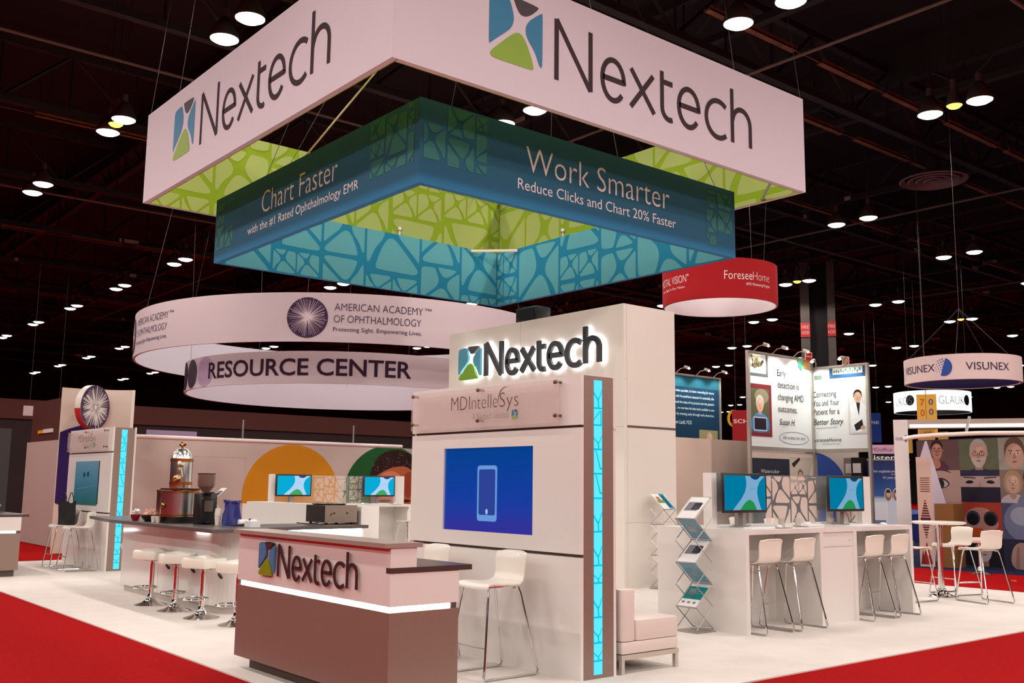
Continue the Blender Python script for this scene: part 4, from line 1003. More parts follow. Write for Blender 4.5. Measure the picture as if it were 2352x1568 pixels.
# ------------------------------------------------------------------ background booths, left
class Art:
    """flat print built of coloured shapes, each layer a hair in front of the last"""
    def __init__(s, P, off=.004, dim=1.0): s.P, s.m, s.c, s.n, s.off, s.dim = P, MB(), [], 0, off, dim
    def k(s, rgb):
        rgb = tuple(int(v*s.dim) for v in rgb)
        if rgb not in s.c: s.c.append(rgb)
        return s.c.index(rgb)
    def poly(s, rgb, pts, box=None):
        if box: pts = clip(pts, *box)
        if len(pts) >= 3: s.n += 1; s.m.flat(pts, s.P, s.off+.00015*s.n, s.k(rgb))
    def text(s, rgb, *a, **kw): s.n += 1; kw['off'] = s.off+.00015*s.n+.0005; kw['mi'] = s.k(rgb); text(s.m, a[0], s.P, *a[1:], **kw)
    def build(s, name, parent): return s.m.build(name, [ink(*c) for c in s.c], parent)
def bust(a, x, y, s, skin, hair, shirt, box, hairstyle='short', glasses=False, beard=None):
    sh = lambda c, k: tuple(max(0, min(255, v*k)) for v in c)
    a.poly(shirt, chaikin([(x-.95*s, y-1.5*s), (x-.85*s, y-.95*s), (x-.35*s, y-.62*s), (x+.35*s, y-.62*s), (x+.85*s, y-.95*s), (x+.95*s, y-1.5*s)]), box)
    a.poly(sh(skin, .86), [(x-.2*s, y-.8*s), (x-.2*s, y-.2*s), (x+.2*s, y-.2*s), (x+.2*s, y-.8*s), (x, y-.95*s)], box)
    if hairstyle == 'long': a.poly(hair, chaikin([(x-.55*s, y-.6*s), (x-.58*s, y+.2*s), (x-.3*s, y+.66*s), (x+.3*s, y+.66*s), (x+.58*s, y+.2*s), (x+.55*s, y-.6*s)]), box)
    for sx in (-1, 1): a.poly(sh(skin, .85), ell(x+sx*.43*s, y-.02*s, .07*s, .13*s, 12), box)
    if hairstyle != 'bald': a.poly(hair, ell(x, y+.16*s, .46*s, .50*s, 28), box)
    a.poly(skin, ell(x, y-.02*s, .41*s, .56*s, 30) if hairstyle == 'bald' else ell(x, y-.09*s, .41*s, .50*s, 30), box)
    a.poly(sh(skin, 1.1), ell(x+.1*s, y+.12*s, .22*s, .20*s, 20), box)
    if beard: a.poly(beard, chaikin([(x-.40*s, y-.12*s), (x-.30*s, y-.48*s), (x, y-.68*s), (x+.30*s, y-.48*s), (x+.40*s, y-.12*s), (x+.18*s, y-.20*s), (x-.18*s, y-.20*s)]), box)
    for sx in (-1, 1):
        a.poly(sh(hair if hairstyle != 'bald' else (120, 100, 90), .8), [(x+sx*.08*s, y+.10*s), (x+sx*.28*s, y+.11*s), (x+sx*.27*s, y+.14*s), (x+sx*.08*s, y+.135*s)], box)
        a.poly((236, 226, 220), ell(x+sx*.17*s, y+.02*s, .075*s, .032*s, 14), box); a.poly((40, 30, 28), ell(x+sx*.17*s, y+.02*s, .032*s, .032*s, 10), box)
        if glasses:
            L, R = ell(x+sx*.18*s, y, .14*s, .10*s, 18), ell(x+sx*.18*s, y, .12*s, .082*s, 18)
            for q in range(18): a.poly((48, 40, 42), [L[q], L[(q+1) % 18], R[(q+1) % 18], R[q]], box)
    a.poly(sh(skin, .82), [(x-.03*s, y+.02*s), (x+.03*s, y+.02*s), (x+.075*s, y-.17*s), (x, y-.20*s), (x-.075*s, y-.17*s)], box)
    a.poly((168, 84, 80), chaikin([(x-.15*s, y-.30*s), (x, y-.285*s), (x+.15*s, y-.30*s), (x, y-.36*s)]), box)

BOOTHW = mat('booth_wall_white', (198, 186, 174), .8); BROWN = mat('brown_drape', (78, 36, 28), .9); PINKP = mat('white_wall_pink_bounce', (186, 168, 160), .8)  # the partition's white has the red carpet's pink bounce mixed into its colour
t = thing('exhibit_wall', 'long white exhibit wall printed with a yellow disc and a green disc', 'exhibit wall', (-30.2, 8.3, 0))
pn = MB().box(-.1, .0, 0, 14.5, 0, 2.78).build('panel', BOOTHW, t)
P = side(0.0); a = Art(P); bx = (0, 0, 14.5, 2.77)
a.poly((206, 142, 30), ell(7.25, 1.05, 1.75, 1.72, 48), bx); a.build('yellow_disc', pn)
a = Art(P); gy = 10.95
a.poly((34, 92, 44), ell(gy, 1.08, 1.80, 1.78, 48), bx); 
inside = lambda pts: [( (gy+(x-gy)*min(1, 1.79/max(1e-6, math.hypot(x-gy, y-1.08)))), (1.08+(y-1.08)*min(1, 1.79/max(1e-6, math.hypot(x-gy, y-1.08))))) for x, y in pts]
hx, hz = 11.25, 1.05
a.poly((52, 32, 28), inside(chaikin([(hx-1.08, hz+.1), (hx-1.06, hz+.9), (hx-.7, hz+1.5), (hx, hz+1.72), (hx+.75, hz+1.5), (hx+1.15, hz+.8), (hx+1.1, hz-.2)])), bx)
rnd = random.Random(2)
for q in range(120):
    x_, z_ = hx+rnd.uniform(-.95, .95), hz+rnd.uniform(.9, 1.6)
    if math.hypot(x_-hx, (z_-hz)) < 1.6: a.poly(rnd.choice(((96, 74, 70), (30, 18, 18), (120, 98, 92))), ell(x_, z_, .035, .02, 6, rot=rnd.uniform(0, 3)), bx)
a.poly((196, 104, 66), chaikin([(hx-.98, hz-1.0), (hx-1.0, hz+.55), (hx-.75, hz+.80), (hx-.1, hz+1.08), (hx+.55, hz+1.1), (hx+.9, hz+.7), (hx+1.0, hz-1.0)]), bx)
a.poly((226, 142, 100), ell(hx-.2, hz+.62, .45, .30, 24), bx); a.poly((168, 74, 44), ell(hx+.55, hz+.45, .28, .45, 24), bx); a.poly((214, 124, 84), ell(hx-.35, hz-.1, .4, .5, 24), bx)
for sx in (-.42, .42):
    a.poly((70, 38, 30), ell(hx+sx, hz-.12, .26, .05, 16), bx); a.poly((238, 224, 214), ell(hx+sx, hz-.35, .2, .10, 16), bx); a.poly((44, 24, 20), ell(hx+sx, hz-.35, .10, .10, 14), bx)
a.build('child_print', pn)
m = MB(); 
for pts in (rect(3.1, .0, 3.115, 2.3), rect(3.1, 2.29, 5.6, 2.305), rect(5.585, 0, 5.6, 2.3)): m.flat(pts, P, .004)
m.build('door_seam', SEAM, pn)
t = thing('overhead_rail', 'white tube rail on thin uprights running along the top of the yellow disc wall', 'rail', (0, 0, 0))
MB().tube([(-30.22, 8.3, 2.84), (-30.22, 14, 2.84), (-30.22, 19.8, 2.84)], .065, 12).build('tube', mat('white_tube', (230, 222, 214), .4), t)
for x, y in ((-30.22, 13.75), (-30.22, 17.8)): MB().tube([(x, y, 2.88), (x, y, 3.5)], .035, 8).build('upright', SATIN, t)
t = thing('drape_fascia', 'broad dark brown fascia above the white exhibit walls, under the ring signs', 'fascia', (-44, -12, 0))
MB().box(-.3, 0, 0, 52, 3.95, 4.75).build('fascia_board', BROWN, t); MB().box(-.2, -.1, 0, 52, 0, 3.95).build('drape', mat('dark_brown_drape', (40, 24, 22), .9), t)
t = thing('bounce_tinted_partition', 'plain blush-white partition at the far left, behind the left reception desk', 'partition', (-27.6, 6.75, 0))
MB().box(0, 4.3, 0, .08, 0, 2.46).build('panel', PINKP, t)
t = thing('brown_canopy', 'brown fascia board above the plain blush-white partition at the far left', 'fascia', (-29.5, 7.3, 0)); MB().box(0, 6.0, 0, .1, 2.5, 3.6).build('board', BROWN, t); MB().box(0.05, .15, .0, .1, 0, 2.5).build('post', SATIN, t); MB().box(5.85, 5.95, .0, .1, 0, 2.5).build('post', SATIN, t)
tag(MB().box(-.12, .0, -.95, .0, .0, 2.45).build('dark_panel', mat('dark_panel', (46, 38, 38), .5), None, (-20.2, 4.66, Z0)), 'dark upright panel cut by the left edge of the picture, behind the left desk', 'panel')
# tower with the starburst disc
t = thing('banner_tower', 'curved pale banner tower with a purple panel and starburst disc, behind the dim screen kiosk', 'banner', (-22.8, 6.2, 0), radians(-18.2))
def bf(u, v): return Vector((-.10+.22*(2*u-1)**2, 1.42*u, 3.5*v)), Vector((1, 0, 0))
MB().shell(bf, 14, 2, .05).build('banner_panel', mat('banner_cream', (216, 198, 184), .8), t); MB().box(-.05, .16, 1.40, 1.47, 0, 3.5).build('side_edge', mat('banner_edge', (226, 212, 200), .7), t)
m = MB(); 
cu = lambda y: -.10+.22*(2*y/1.42-1)**2
pu = [(.02, 1.05+.0), (.25, .95), (.5, .86), (.78, .80), (.78, 2.72), (.6, 2.73), (.4, 2.70), (.2, 2.63), (.02, 2.54)]
m.prism([(y, z) for y, z in pu], lambda a_, b_, w_=0: Vector((cu(a_)+.03+w_, a_, b_)), 0, .004); m.build('purple_panel', ink(50, 26, 88), t)
m = MB(); P = lambda a_, b_, w_=0: Vector((cu(a_)+.04+w_, a_, b_)); m.flat(rect(.28, 1.83, .75, 1.87), P, .002); m.build('purple_lettering', ink(176, 160, 190), t)
dn = Matrix.Rotation(pi/2, 4, 'Y')
dd = MB().lathe([(.0, -.14), (.47, -.14), (.47, 0), (0, 0)], (0, 0, 0), 56, M=dn).build('sign_disc', mat('disc_rim', (214, 206, 196), .4), t); dd.location = (.42, .68, 3.08); dd.rotation_euler = (0, 0, radians(36+18.2)); dd['label'] = 'round disc with radiating rays'
m = MB().lathe([(.474, -.14), (.474, 0)], (0, 0, 0), 56, M=dn); vs = m.v; keep = [f for f in m.f if sum(vs[i][2] for i in f)/4 < -.05]; m.f = keep; m.m = m.m[:len(keep)]; m.s = m.s[:len(keep)]; m.build('red_rim', ink(184, 46, 52), dd)
m = MB(); starburst(m, plane((.003, 0, 0), (0, 1, 0)), 0, 0, .47, 9, n=60, wide=.026); m.build('starburst_print', [ink(70, 52, 78), ink(222, 212, 208)], dd)
MB().box(-.45, -.14, -.04, .04, -.04, .04).build('bracket', SATIN, dd)
t = thing('far_banner', 'flat mauve banner with a dotted flower emblem, far left above the brown fascia', 'banner', (-38.9, 9.3, 3.8)); cables(t, [(-.015, .2, .36, 0, 0), (-.015, 1.2, .36, 0, 0)], 9.78); MB().box(-.03, 0, 0, 1.45, 0, .36).build('cloth', ink(190, 166, 172), t)
m = MB()
for q in range(7): m.flat(ell(1.15+.12*cos(q*.9), .19+.10*sin(q*.9), .035, .03, 8), side(.003), 0)
m.build('flower_emblem', ink(48, 38, 44), t)
tag(MB().box(-.03, 0, 0, 1.6, 0, .30).box(-.03, 0, .1, .14, -2.8, 0).box(-.03, 0, 1.4, 1.44, -2.8, 0).build('mauve_box_sign', ink(170, 148, 178), None, (-31.1, 11.0, 2.80)), 'low mauve box sign peeping over the white exhibit wall behind the kiosk', 'sign')
t = thing('light_bar', 'white bar with an orange end hung at the far left under the brown fascia', 'bar light', (-28.7, 7.279, 2.74)); MB().box(0, .5, -.02, .02, 0, .08).build('orange_end', ink(236, 164, 30), t); MB().box(.5, 1.3, -.02, .02, 0, .10).build('white_bar', ink(226, 216, 214), t)

# ------------------------------------------------------------------ background booths, right
ALU = mat('aluminium_frame', (178, 168, 158), .4, .6); BEIGE = mat('beige_wall', (222, 200, 182), .8)
tag(MB().box(-17.3, -17.2, 18.6, 22.75, 0, 2.80).build('beige_partition', BEIGE), 'plain beige partition between the white tower and the framed poster panels', 'partition')
def spot(parent, P, x, z, n):
    MB().tube([P(x, z, .02), P(x+.08, z+.14, .14), P(x+.12, z+.17, .30)], .014, 6).build('lamp_arm', ALU, parent)
    h = MB().tube([P(x+.12, z+.19, .28), P(x+.14, z+.14, .42)], .05, 10).build('lamp_head', ALU, parent)
    MB().add([P(x+.14-.05, z+.135, .40), P(x+.14+.05, z+.135, .40), P(x+.14+.05, z+.12, .44), P(x+.14-.05, z+.12, .44)], [(0, 1, 2, 3)]).build('lamp_face', glow('panel_lamp', (236, 255, 244), 45.0), h)
    l = bpy.data.lights.new('panel_spot', 'SPOT'); l.energy = 65; l.spot_size = radians(110); l.spot_blend = .6; l.color = (.88, 1, .93); l.shadow_soft_size = .05
    o = bpy.data.objects.new('panel_spot', l); COL.objects.link(o); o.parent = parent; o.location = P(x+.14, z+.10, .46)
    d = P(x+.14, z-1.2, .0)-P(x+.14, z+.10, .46); o.rotation_euler = d.to_track_quat('-Z', 'Y').to_euler()
def poster_frame(name, lab, P, w_, z0, z1, low=True):
    t = thing(name, lab, 'display panel', tuple(P(0, 0, 0))); o = P(0, 0, 0); Q = lambda a, b, c=0.0: P(a, b, c)-o
    for x in (-.07, w_): MB().prism(rect(x, 0, x+.07, z1+.05), Q, -.05, .04).build('post', ALU, t)
    MB().prism(rect(0, z0-.10, w_, z0), Q, -.04, .03).prism(rect(0, z1, w_, z1+.05), Q, -.04, .03).build('cross_rail', ALU, t)
    pn = MB().prism(rect(0, z0, w_, z1), Q, -.02, .0).build('poster', mat('poster_white', (226, 226, 224), .7), t)
    return t, Q, pn
# tall poster: early detection
t, Q, pn = poster_frame('poster_panel', 'tall framed poster of a woman in blue, lit by small clip lamps', side(-16.0, 21.1), 2.72, 2.60, 5.02)
a = Art(Q, .004); bx = (0.02, 2.62, 2.70, 5.0)
a.poly((96, 96, 98), rect(-.1, 4.42, .80, 5.0), bx); a.poly((234, 232, 228), rect(-.1, 4.50, .72, 5.0), bx); a.poly((150, 132, 96), rect(0.02, 4.66, .5, 4.95), bx)
rnd = random.Random(6)
for q in range(26): a.poly(rnd.choice(((60, 52, 44), (206, 190, 150), (110, 90, 60), (196, 208, 200))), ell(rnd.uniform(.04, .6), rnd.uniform(4.66, 4.93), .05, .06, 8), bx)
a.poly((130, 40, 52), rect(0.0, 2.86, .92, 4.22), bx); a.poly((96, 96, 66), rect(0.02, 2.96, .82, 4.10), bx)
bb = (.02, 2.96, .82, 4.10); a.poly((150, 140, 110), ell(.5, 3.9, .3, .2, 16), bb)
bust(a, .42, 3.70, .36, (224, 178, 156), (214, 204, 194), (78, 142, 196), bb, 'short')
a.poly((70, 134, 190), chaikin([(.02, 2.96), (.04, 3.30), (.2, 3.42), (.64, 3.42), (.80, 3.30), (.82, 2.96)]), bb); a.poly((200, 200, 204), rect(.14, 3.0, .70, 3.36), bb); a.poly((40, 30, 44), rect(.17, 3.03, .67, 3.33), bb)
for y, s_, wd in ((4.50, 'Early', .38), (4.18, 'detection is', .96), (3.86, 'changing AMD', 1.16), (3.54, 'outcomes.', .86)): a.text((48, 46, 52), s_, 1.2, y, .18, wd)
a.text((52, 50, 56), 'Susan H.', 1.24, 3.20, .16, .70, slant=.25, weight=.003)
L, R = ell(1.88, 2.86, .66, .17, 36), ell(1.88, 2.86, .645, .158, 36)
for q in range(36): a.poly((90, 88, 94), [L[q], L[(q+1) % 36], R[(q+1) % 36], R[q]], bx)
a.text((70, 68, 74), 'Ask us about her story', 1.38, 2.83, .09, 1.0, slant=.15); a.poly((110, 170, 90), [(2.1, 5.0), (2.3, 4.7), (2.42, 5.0)], bx); a.poly((70, 150, 180), [(2.15, 4.85), (2.3, 4.7), (2.25, 4.98)], bx); a.poly((206, 158, 90), rect(2.42, 4.78, 2.66, 5.0), bx)
a.build('poster_print', pn)
for x in (.15, .95, 1.9): spot(t, Q, x, 5.04, 0)
lp = MB().prism(rect(0, .55, 2.72, 2.44), Q, -.03, -.01).build('lower_panel', mat('poster_navy', (28, 30, 46), .7), t)
a = Art(Q, -.006); bx = (0, .55, 2.72, 2.44); a.poly((214, 196, 180), rect(0, 2.30, 2.72, 2.48), (0, 2.3, 2.72, 2.48)); a.poly((196, 180, 164), rect(1.66, 1.45, 2.72, 2.36), bx)
a.poly((52, 40, 38), [(1.75, 2.18), (1.85, 2.08), (2.15, 2.3), (2.1, 2.36)], bx); bust(a, 2.14, 1.86, .28, (190, 150, 130), (120, 104, 94), (44, 38, 40), (1.66, 1.45, 2.72, 2.30))
a.poly((44, 38, 40), [(1.75, 1.45), (1.95, 1.62), (2.3, 1.64), (2.7, 1.45)], bx); a.text((214, 206, 204), 'Watercolor', .40, 1.92, .10, .80, slant=.15); a.text((214, 206, 204), 'artist', .62, 1.70, .10, .44, slant=.15)
a.build('lower_print', lp)
# poster: better story
t, Q, pn = poster_frame('poster_panel', 'framed poster of a man in a white coat, joined to the taller poster', front(23.95, -15.98), 1.60, 2.60, 4.80)
a = Art(Q, .004); bx = (0.02, 2.62, 1.58, 4.78)
a.poly((52, 92, 134), rect(.50, 4.50, 1.58, 4.78), bx); a.poly((226, 230, 224), rect(.60, 4.60, 1.50, 4.78), bx); a.poly((100, 110, 100), rect(0.02, 4.50, .26, 4.62), bx)
for q in range(12): a.poly((110, 140, 120), ell(.65+.07*q, 4.68+.03*sin(3*q), .03, .05, 8), bx)
a.poly((204, 202, 198), rect(1.04, 2.98, 1.58, 4.36), bx); a.poly((222, 220, 216), rect(1.08, 3.02, 1.58, 4.32), bx)
bb = (1.06, 3.0, 1.58, 4.3); bust(a, 1.33, 3.98, .27, (206, 160, 136), (48, 36, 32), (236, 236, 238), bb); a.poly((238, 238, 240), chaikin([(1.10, 3.02), (1.12, 3.72), (1.25, 3.80), (1.45, 3.80), (1.56, 3.70), (1.58, 3.02)]), bb)
a.poly((36, 36, 44), [(1.28, 3.80), (1.40, 3.80), (1.35, 3.45)], bb); a.poly((40, 34, 36), [(1.20, 3.22), (1.44, 3.36), (1.48, 3.14), (1.25, 3.06)], bb); a.poly((206, 160, 136), ell(1.46, 3.14, .07, .06, 12), bb)
for y, s_, wd in ((4.02, 'Connecting', .72), (3.78, 'You and Your', .80), (3.54, 'Patient for a', .80)): a.text((48, 46, 52), s_, -.03, y, .16, wd)
a.text((52, 50, 56), 'Better Story', -.04, 3.26, .16, .90, slant=.25, weight=.003); a.poly((90, 90, 96), [(.05, 3.16), (.7, 3.18), (.7, 3.19), (.05, 3.172)], bx); a.text((60, 58, 64), 'ForeseeHome', -.06, 2.80, .10, .86); a.text((110, 108, 112), 'AMD Monitoring Program', .22, 2.72, .035, .56)
a.build('poster_print', pn)
for x in (.1, .95): spot(t, Q, x, 4.82, 0)
# navy poster
t, Q, pn = poster_frame('poster_panel', 'navy framed poster of white handwriting and a man portrait, partly behind the white tower', side(-19.4, 21.9), 2.18, 2.55, 4.78)
a = Art(Q, .004); bx = (.0, 2.56, 2.18, 4.77); a.poly((20, 52, 78), bx and rect(0, 2.55, 2.18, 4.77), bx); a.poly((30, 84, 100), rect(0, 4.45, 2.18, 4.77), bx)
for y, s_ in ((4.30, 'As a retina specialist, it\u2019s been rewarding for me to'), (4.13, 'work with ForeseeHome, because I\u2019m essentially able'), (3.96, 'to extend the scope of my practice into the patient\u2019s'), (3.79, 'home... we now have the best tools available to save'), (3.62, 'vision by treating early through early detection.')): a.text((206, 220, 224), s_, .0, y, .075, 1.95)
a.text((206, 220, 224), 'Byron Ladd, M.D.', .02, 3.36, .11, .9, slant=.2); a.poly((150, 140, 96), rect(1.25, 2.56, 2.1, 3.22), bx); bust(a, 1.72, 2.98, .34, (206, 160, 140), (150, 132, 120), (140, 160, 200), (1.25, 2.56, 2.1, 3.2), 'bald'); a.poly((130, 90, 84), rect(0.02, 2.56, .62, 2.90), bx)
a.build('poster_print', pn)
for x in (.2, 1.1, 1.9): spot(t, Q, x, 4.80, 0)
# small signs on the poster panels' tops
for x, y, z, lab, txt in ((-15.95, 23.7, 5.10, 'small red and white notice card above the corner of the tall poster', True), (-15.0, 24.0, 4.92, 'small round-slash notice card on top of the white-coated man poster', False)):
    c = tag(MB().box(-.01, .01, -.16, .16, -.10, .16).build('notice_card', ink(214, 170, 150), None, (x, y, z)), lab, 'notice')
    m = MB(); P = side(.012)
    if txt: m.flat(rect(-.15, -.09, .15, .02), P, 0); m.flat(rect(-.13, .05, .13, .14), P, 0)
    else:
        L, R = ell(0, .03, .11, .11, 24), ell(0, .03, .085, .085, 24)
        for q in range(24): m.flat([L[q], L[(q+1) % 24], R[(q+1) % 24], R[q]], P, 0)
        m.flat([(-.09, .10), (-.07, .12), (.09, -.04), (.07, -.06)], P, .001)
    m.build('notice_print', ink(170, 40, 36) if txt else ink(90, 50, 40), c)
# wall with a blue disc behind the posters
t = thing('disc_wall', 'white wall with a big blue disc, seen below the white-coated man poster', 'exhibit wall', (-20.5, 27.0, 0)); w_ = MB().box(0, 3.9, 0, .08, 0, 2.85).build('panel', BOOTHW, t)
m = MB(); m.flat(clip(ell(2.3, 1.4, 1.25, 1.25, 44), 0, 0, 3.9, 2.85), front(-.004), 0); m.build('blue_disc', ink(54, 82, 156), w_)
for k, (x, lab) in enumerate(((-16.85, 'narrow grey shelf cabinet right of the blue disc wall'), (-16.42, 'narrow black shelf unit with white boxes beside the grey cabinet'))):
    c = tag(MB().box(0, .38, 0, .4, 0, 2.45).build('shelf_cabinet', ink(128, 112, 106) if k == 0 else ink(30, 26, 28), None, (x-.15, 26.9-.3*k, .002)), lab, 'cabinet')
    m = MB(); 
    for z in (1.2, 1.6, 2.0): m.box(.06, .32, -.01, 0, z, z+.28)
    m.build('box_front', ink(206, 196, 188), c)
# skirted table and the blue banner
t = thing('skirted_table', 'table with a deep blue pleated skirt and cloth heaped on top, right of the posters', 'table', (-16.75, 28.1, 0), radians(62))
def skf(u, v): return Vector((2.6*u-.2, -.02+.025*sin(60*u)*(1-.3*v), .76*v))
MB().grid(skf, 120, 2).build('table_skirt', mat('blue_skirt', (30, 36, 110), .8), t)
def clf(u, v): return Vector((2.6*u-.2, .75*v-.03, .77+.22*sin(pi*u)*sin(pi*v)*(.7+.3*sin(7*u+3*v))+.02*sin(13*u)))
MB().grid(clf, 40, 14).build('heaped_cloth', mat('blue_cloth', (36, 84, 168), .7), t); MB().box(-.18, 2.38, .0, .72, .70, .75).build('tabletop', BLACK, t)
t = thing('roll_up_banner', 'blue roll-up banner about sunglasses with round photos, behind the skirted table', 'banner', (-16.0, 26.55, 0), radians(30))
P = plane((0, 0, 0)); pn = MB().box(0, 1.12, 0, .02, .35, 2.36).build('banner_sheet', ramp_mat('banner_blue', 2, [(.35, (226, 226, 236)), (1.25, (210, 216, 232)), (1.35, (44, 92, 160)), (1.8, (30, 58, 128)), (2.36, (28, 34, 92))], .6), t)
a = Art(P); a.text((226, 226, 236), 'When sunglasses aren\u2019t enough', .06, 2.02, .075, 1.0, slant=.15); a.text((226, 226, 236), 'for your patients', .40, 1.84, .075, .55, slant=.15); a.poly((206, 196, 90), rect(.62, 1.96, 1.02, 1.975))
for q in range(3):
    x = .52+.22*q; a.poly((240, 240, 244), ell(x, 1.38, .10, .19, 20)); a.poly((150, 110, 96), ell(x, 1.38, .088, .175, 20)); a.poly((220, 180, 160), ell(x+.01, 1.40, .05, .09, 14)); a.poly((60, 40, 38), ell(x+.01, 1.48, .055, .05, 12))
a.poly((236, 236, 240), rect(.06, .42, .5, 1.18)); a.poly((120, 130, 170), rect(.12, .5, .44, .66)); a.build('banner_print', pn); MB().box(-.03, 1.15, -.10, .12, 0, .10).build('banner_base', SATIN, t); MB().box(-.02, 1.14, -.01, .03, 2.36, 2.40).build('top_rail', SATIN, t)
tag(MB().box(0, 1.5, 0, .08, 0, 2.42).build('black_drape_wall', BLACK, None, (-14.85, 27.3, 0)), 'black drape wall right of the blue roll-up banner', 'drape')
for nm, loc, w_, h_, rz, col, wr, tc, lab, cat in (
   ('lit_name_sign', (-19.5, 32.6, 2.48), 1.1, .30, radians(30), (24, 22, 26), 'istent', (236, 232, 228), 'black sign with big white lower-case letters above the blue roll-up banner', 'sign'),
   ('pink_name_sign', (-21.6, 36.0, 2.90), .95, .36, radians(30), (222, 168, 190), 'MDoffice', (120, 80, 100), 'pale pink sign with a small emblem above the black lettered sign', 'sign'),
   ('hanging_banner', (-25.9, 42.8, 3.70), .75, 1.38, radians(31), (38, 62, 136), 'AL AFFAIRS', (226, 226, 236), 'deep blue hanging banner with white capitals, beyond the posters', 'banner'),
   ('red_banner', (-24.7, 31.45, 3.2), .70, 1.32, radians(38), (150, 30, 34), 'SCH', (236, 214, 208), 'red banner with white capitals, just left of the tall poster', 'banner')):
    t = thing(nm, lab, cat, loc, rz); pn = MB().box(0, w_, 0, .04, 0, h_).build('sign_face', ink(*col), t); m = MB(); text(m, wr, plane((0, 0, 0)), w_*.08, h_*.62 if h_ > .5 else h_*.3, min(.15, h_*.4) if wr != 'istent' else .17, w_*.8, .006, .01 if wr in ('istent', 'SCH') else 0); m.build('lettering', ink(*tc), pn)
    if h_ < .5: MB().box(w_*.2, w_*.24, .0, .04, -loc[2], 0).box(w_*.76, w_*.8, .0, .04, -loc[2], 0).build('post', BLACK, t)
    if h_ > .5: MB().tube([(w_*.2, .02, h_), (w_*.2, .02, 13.6-loc[2])], .006, 5).tube([(w_*.8, .02, h_), (w_*.8, .02, 13.6-loc[2])], .006, 5).build('hanging_wire', CABLE, t)
t = thing('ring_letter', 'big yellow ring-shaped letter behind the red banner', 'sign', (-24.95, 31.6, 3.85), radians(38)); m = MB()
L, R = ell(.16, .36, .24, .34, 30), ell(.16, .36, .14, .23, 30)
for q in range(30): m.prism([L[q], L[(q+1) % 30], R[(q+1) % 30], R[q]], plane((0, -.15, 0)), -.06, .0)
m.build('letter', ink(206, 150, 30), t); MB().box(.12, .2, -.13, -.08, -3.85, .03).build('post', SATIN, t)
t = thing('number_banner', 'tall yellow banner of stacked digits in front of the round glowing sign', 'banner', (-15.75, 29.0, 3.1), radians(27)); pn = MB().box(0, .56, 0, .03, 0, 1.32).build('cloth', ink(226, 170, 70), t)
a = Art(plane((0, 0, 0))); 
for k, c_ in enumerate('700'): a.text((190, 84, 40), c_, .10, .98-.32*k, .20, .12, weight=.01)
for k in range(2): a.text((70, 70, 130), '0', .34, 1.0-.30*k, .18, .13, weight=.01)
a.build('digits', pn); MB().tube([(.28, .015, 1.32), (.28, .015, 10.5)], .006, 5).build('hanging_wire', CABLE, t)
t = thing('number_banner', 'small yellow banner with the number 600 under the portal beam', 'banner', (-14.3, 26.4, 2.7), radians(27)); pn = MB().box(0, .40, 0, .03, 0, .54).build('cloth', ink(206, 150, 70), t); a = Art(plane((0, 0, 0))); a.text((120, 70, 40), '600', .12, .32, .12, .2); a.build('digits', pn); MB().tube([(.2, .015, .54), (.2, .015, 10.9)], .006, 5).build('hanging_wire', CABLE, t)
for k, (x, y) in enumerate(((-23.0, 41.0), (-22.6, 41.6), (-22.1, 42.4))):
    tag(MB().box(0, .45, 0, .04, 0, .75).box(.20, .25, .0, .04, -3.1-.1*k, 0).build('small_yellow_sign', ink(206, 160, 70), None, (x, y, 3.1+.1*k)), ('small yellow hanging sign left of the white portal box, '+('leftmost', 'middle', 'rightmost')[k]+' of three'), 'sign')
# face collage booth
A0, B0 = Vector((-11.35, 20.8, 0)), Vector((-8.1, 20.0, 0)); u = (B0-A0).normalized()
t = thing('collage_wall', 'fabric booth wall covered with a grid of large face photos, behind the high table', 'exhibit wall', tuple(A0)); P = plane((0, 0, 0), tuple(u), (0, 0, 1)); W_ = 3.3
pn = MB().prism(rect(0, 0, W_, 2.60), P, -.06, 0).build('fabric_panel', mat('collage_navy', (38, 38, 58), .85), t)
C = [0.02, 1.12, 2.06, 3.28]; Rw = [(1.95, 2.58), (1.30, 1.95), (.60, 1.30), (.03, .60)]
def cell(nm, c, r_, bg, draw):
    a = Art(P, dim=.80); bx = (C[c], Rw[r_][0], C[c+1], Rw[r_][1]); a.poly(bg, rect(*bx), bx); draw(a, bx, (bx[0]+bx[2])/2, (bx[1]+bx[3])/2); a.build('photo_print', pn)
def eye(a, bx, x, y, s, skin=(210, 176, 166)):
    a.poly(skin, rect(*bx), bx); a.poly((80, 50, 50), chaikin([(x-.36*s, y), (x, y+.22*s), (x+.36*s, y), (x, y-.15*s)]), bx); a.poly((216, 206, 206), chaikin([(x-.30*s, y), (x, y+.16*s), (x+.30*s, y), (x, y-.12*s)]), bx); a.poly((50, 40, 48), ell(x, y+.01*s, .11*s, .12*s, 16), bx); a.poly((70, 44, 40), chaikin([(x-.45*s, y+.30*s), (x, y+.45*s), (x+.45*s, y+.26*s), (x, y+.38*s)]), bx)
def d00(a, b, x, y): bust(a, .55, 2.38, .34, (216, 150, 130), (60, 36, 40), (104, 60, 84), b, 'short', True); a.poly((206, 140, 116), chaikin([(.28, 1.98), (.32, 2.18), (.55, 2.22), (.66, 2.10), (.62, 1.98)]), b); a.poly((214, 150, 40), ell(.22, 2.22, .10, .12, 12), b)
def d01(a, b, x, y): bust(a, x, 2.28, .46, (222, 178, 160), (200, 192, 186), (62, 82, 120), b, 'short', True, (214, 200, 192))
def d02(a, b, x, y): bust(a, 2.42, 2.26, .50, (214, 176, 156), (120, 92, 74), (186, 190, 200), b)
def d10(a, b, x, y): eye(a, b, .62, 1.66, .8)
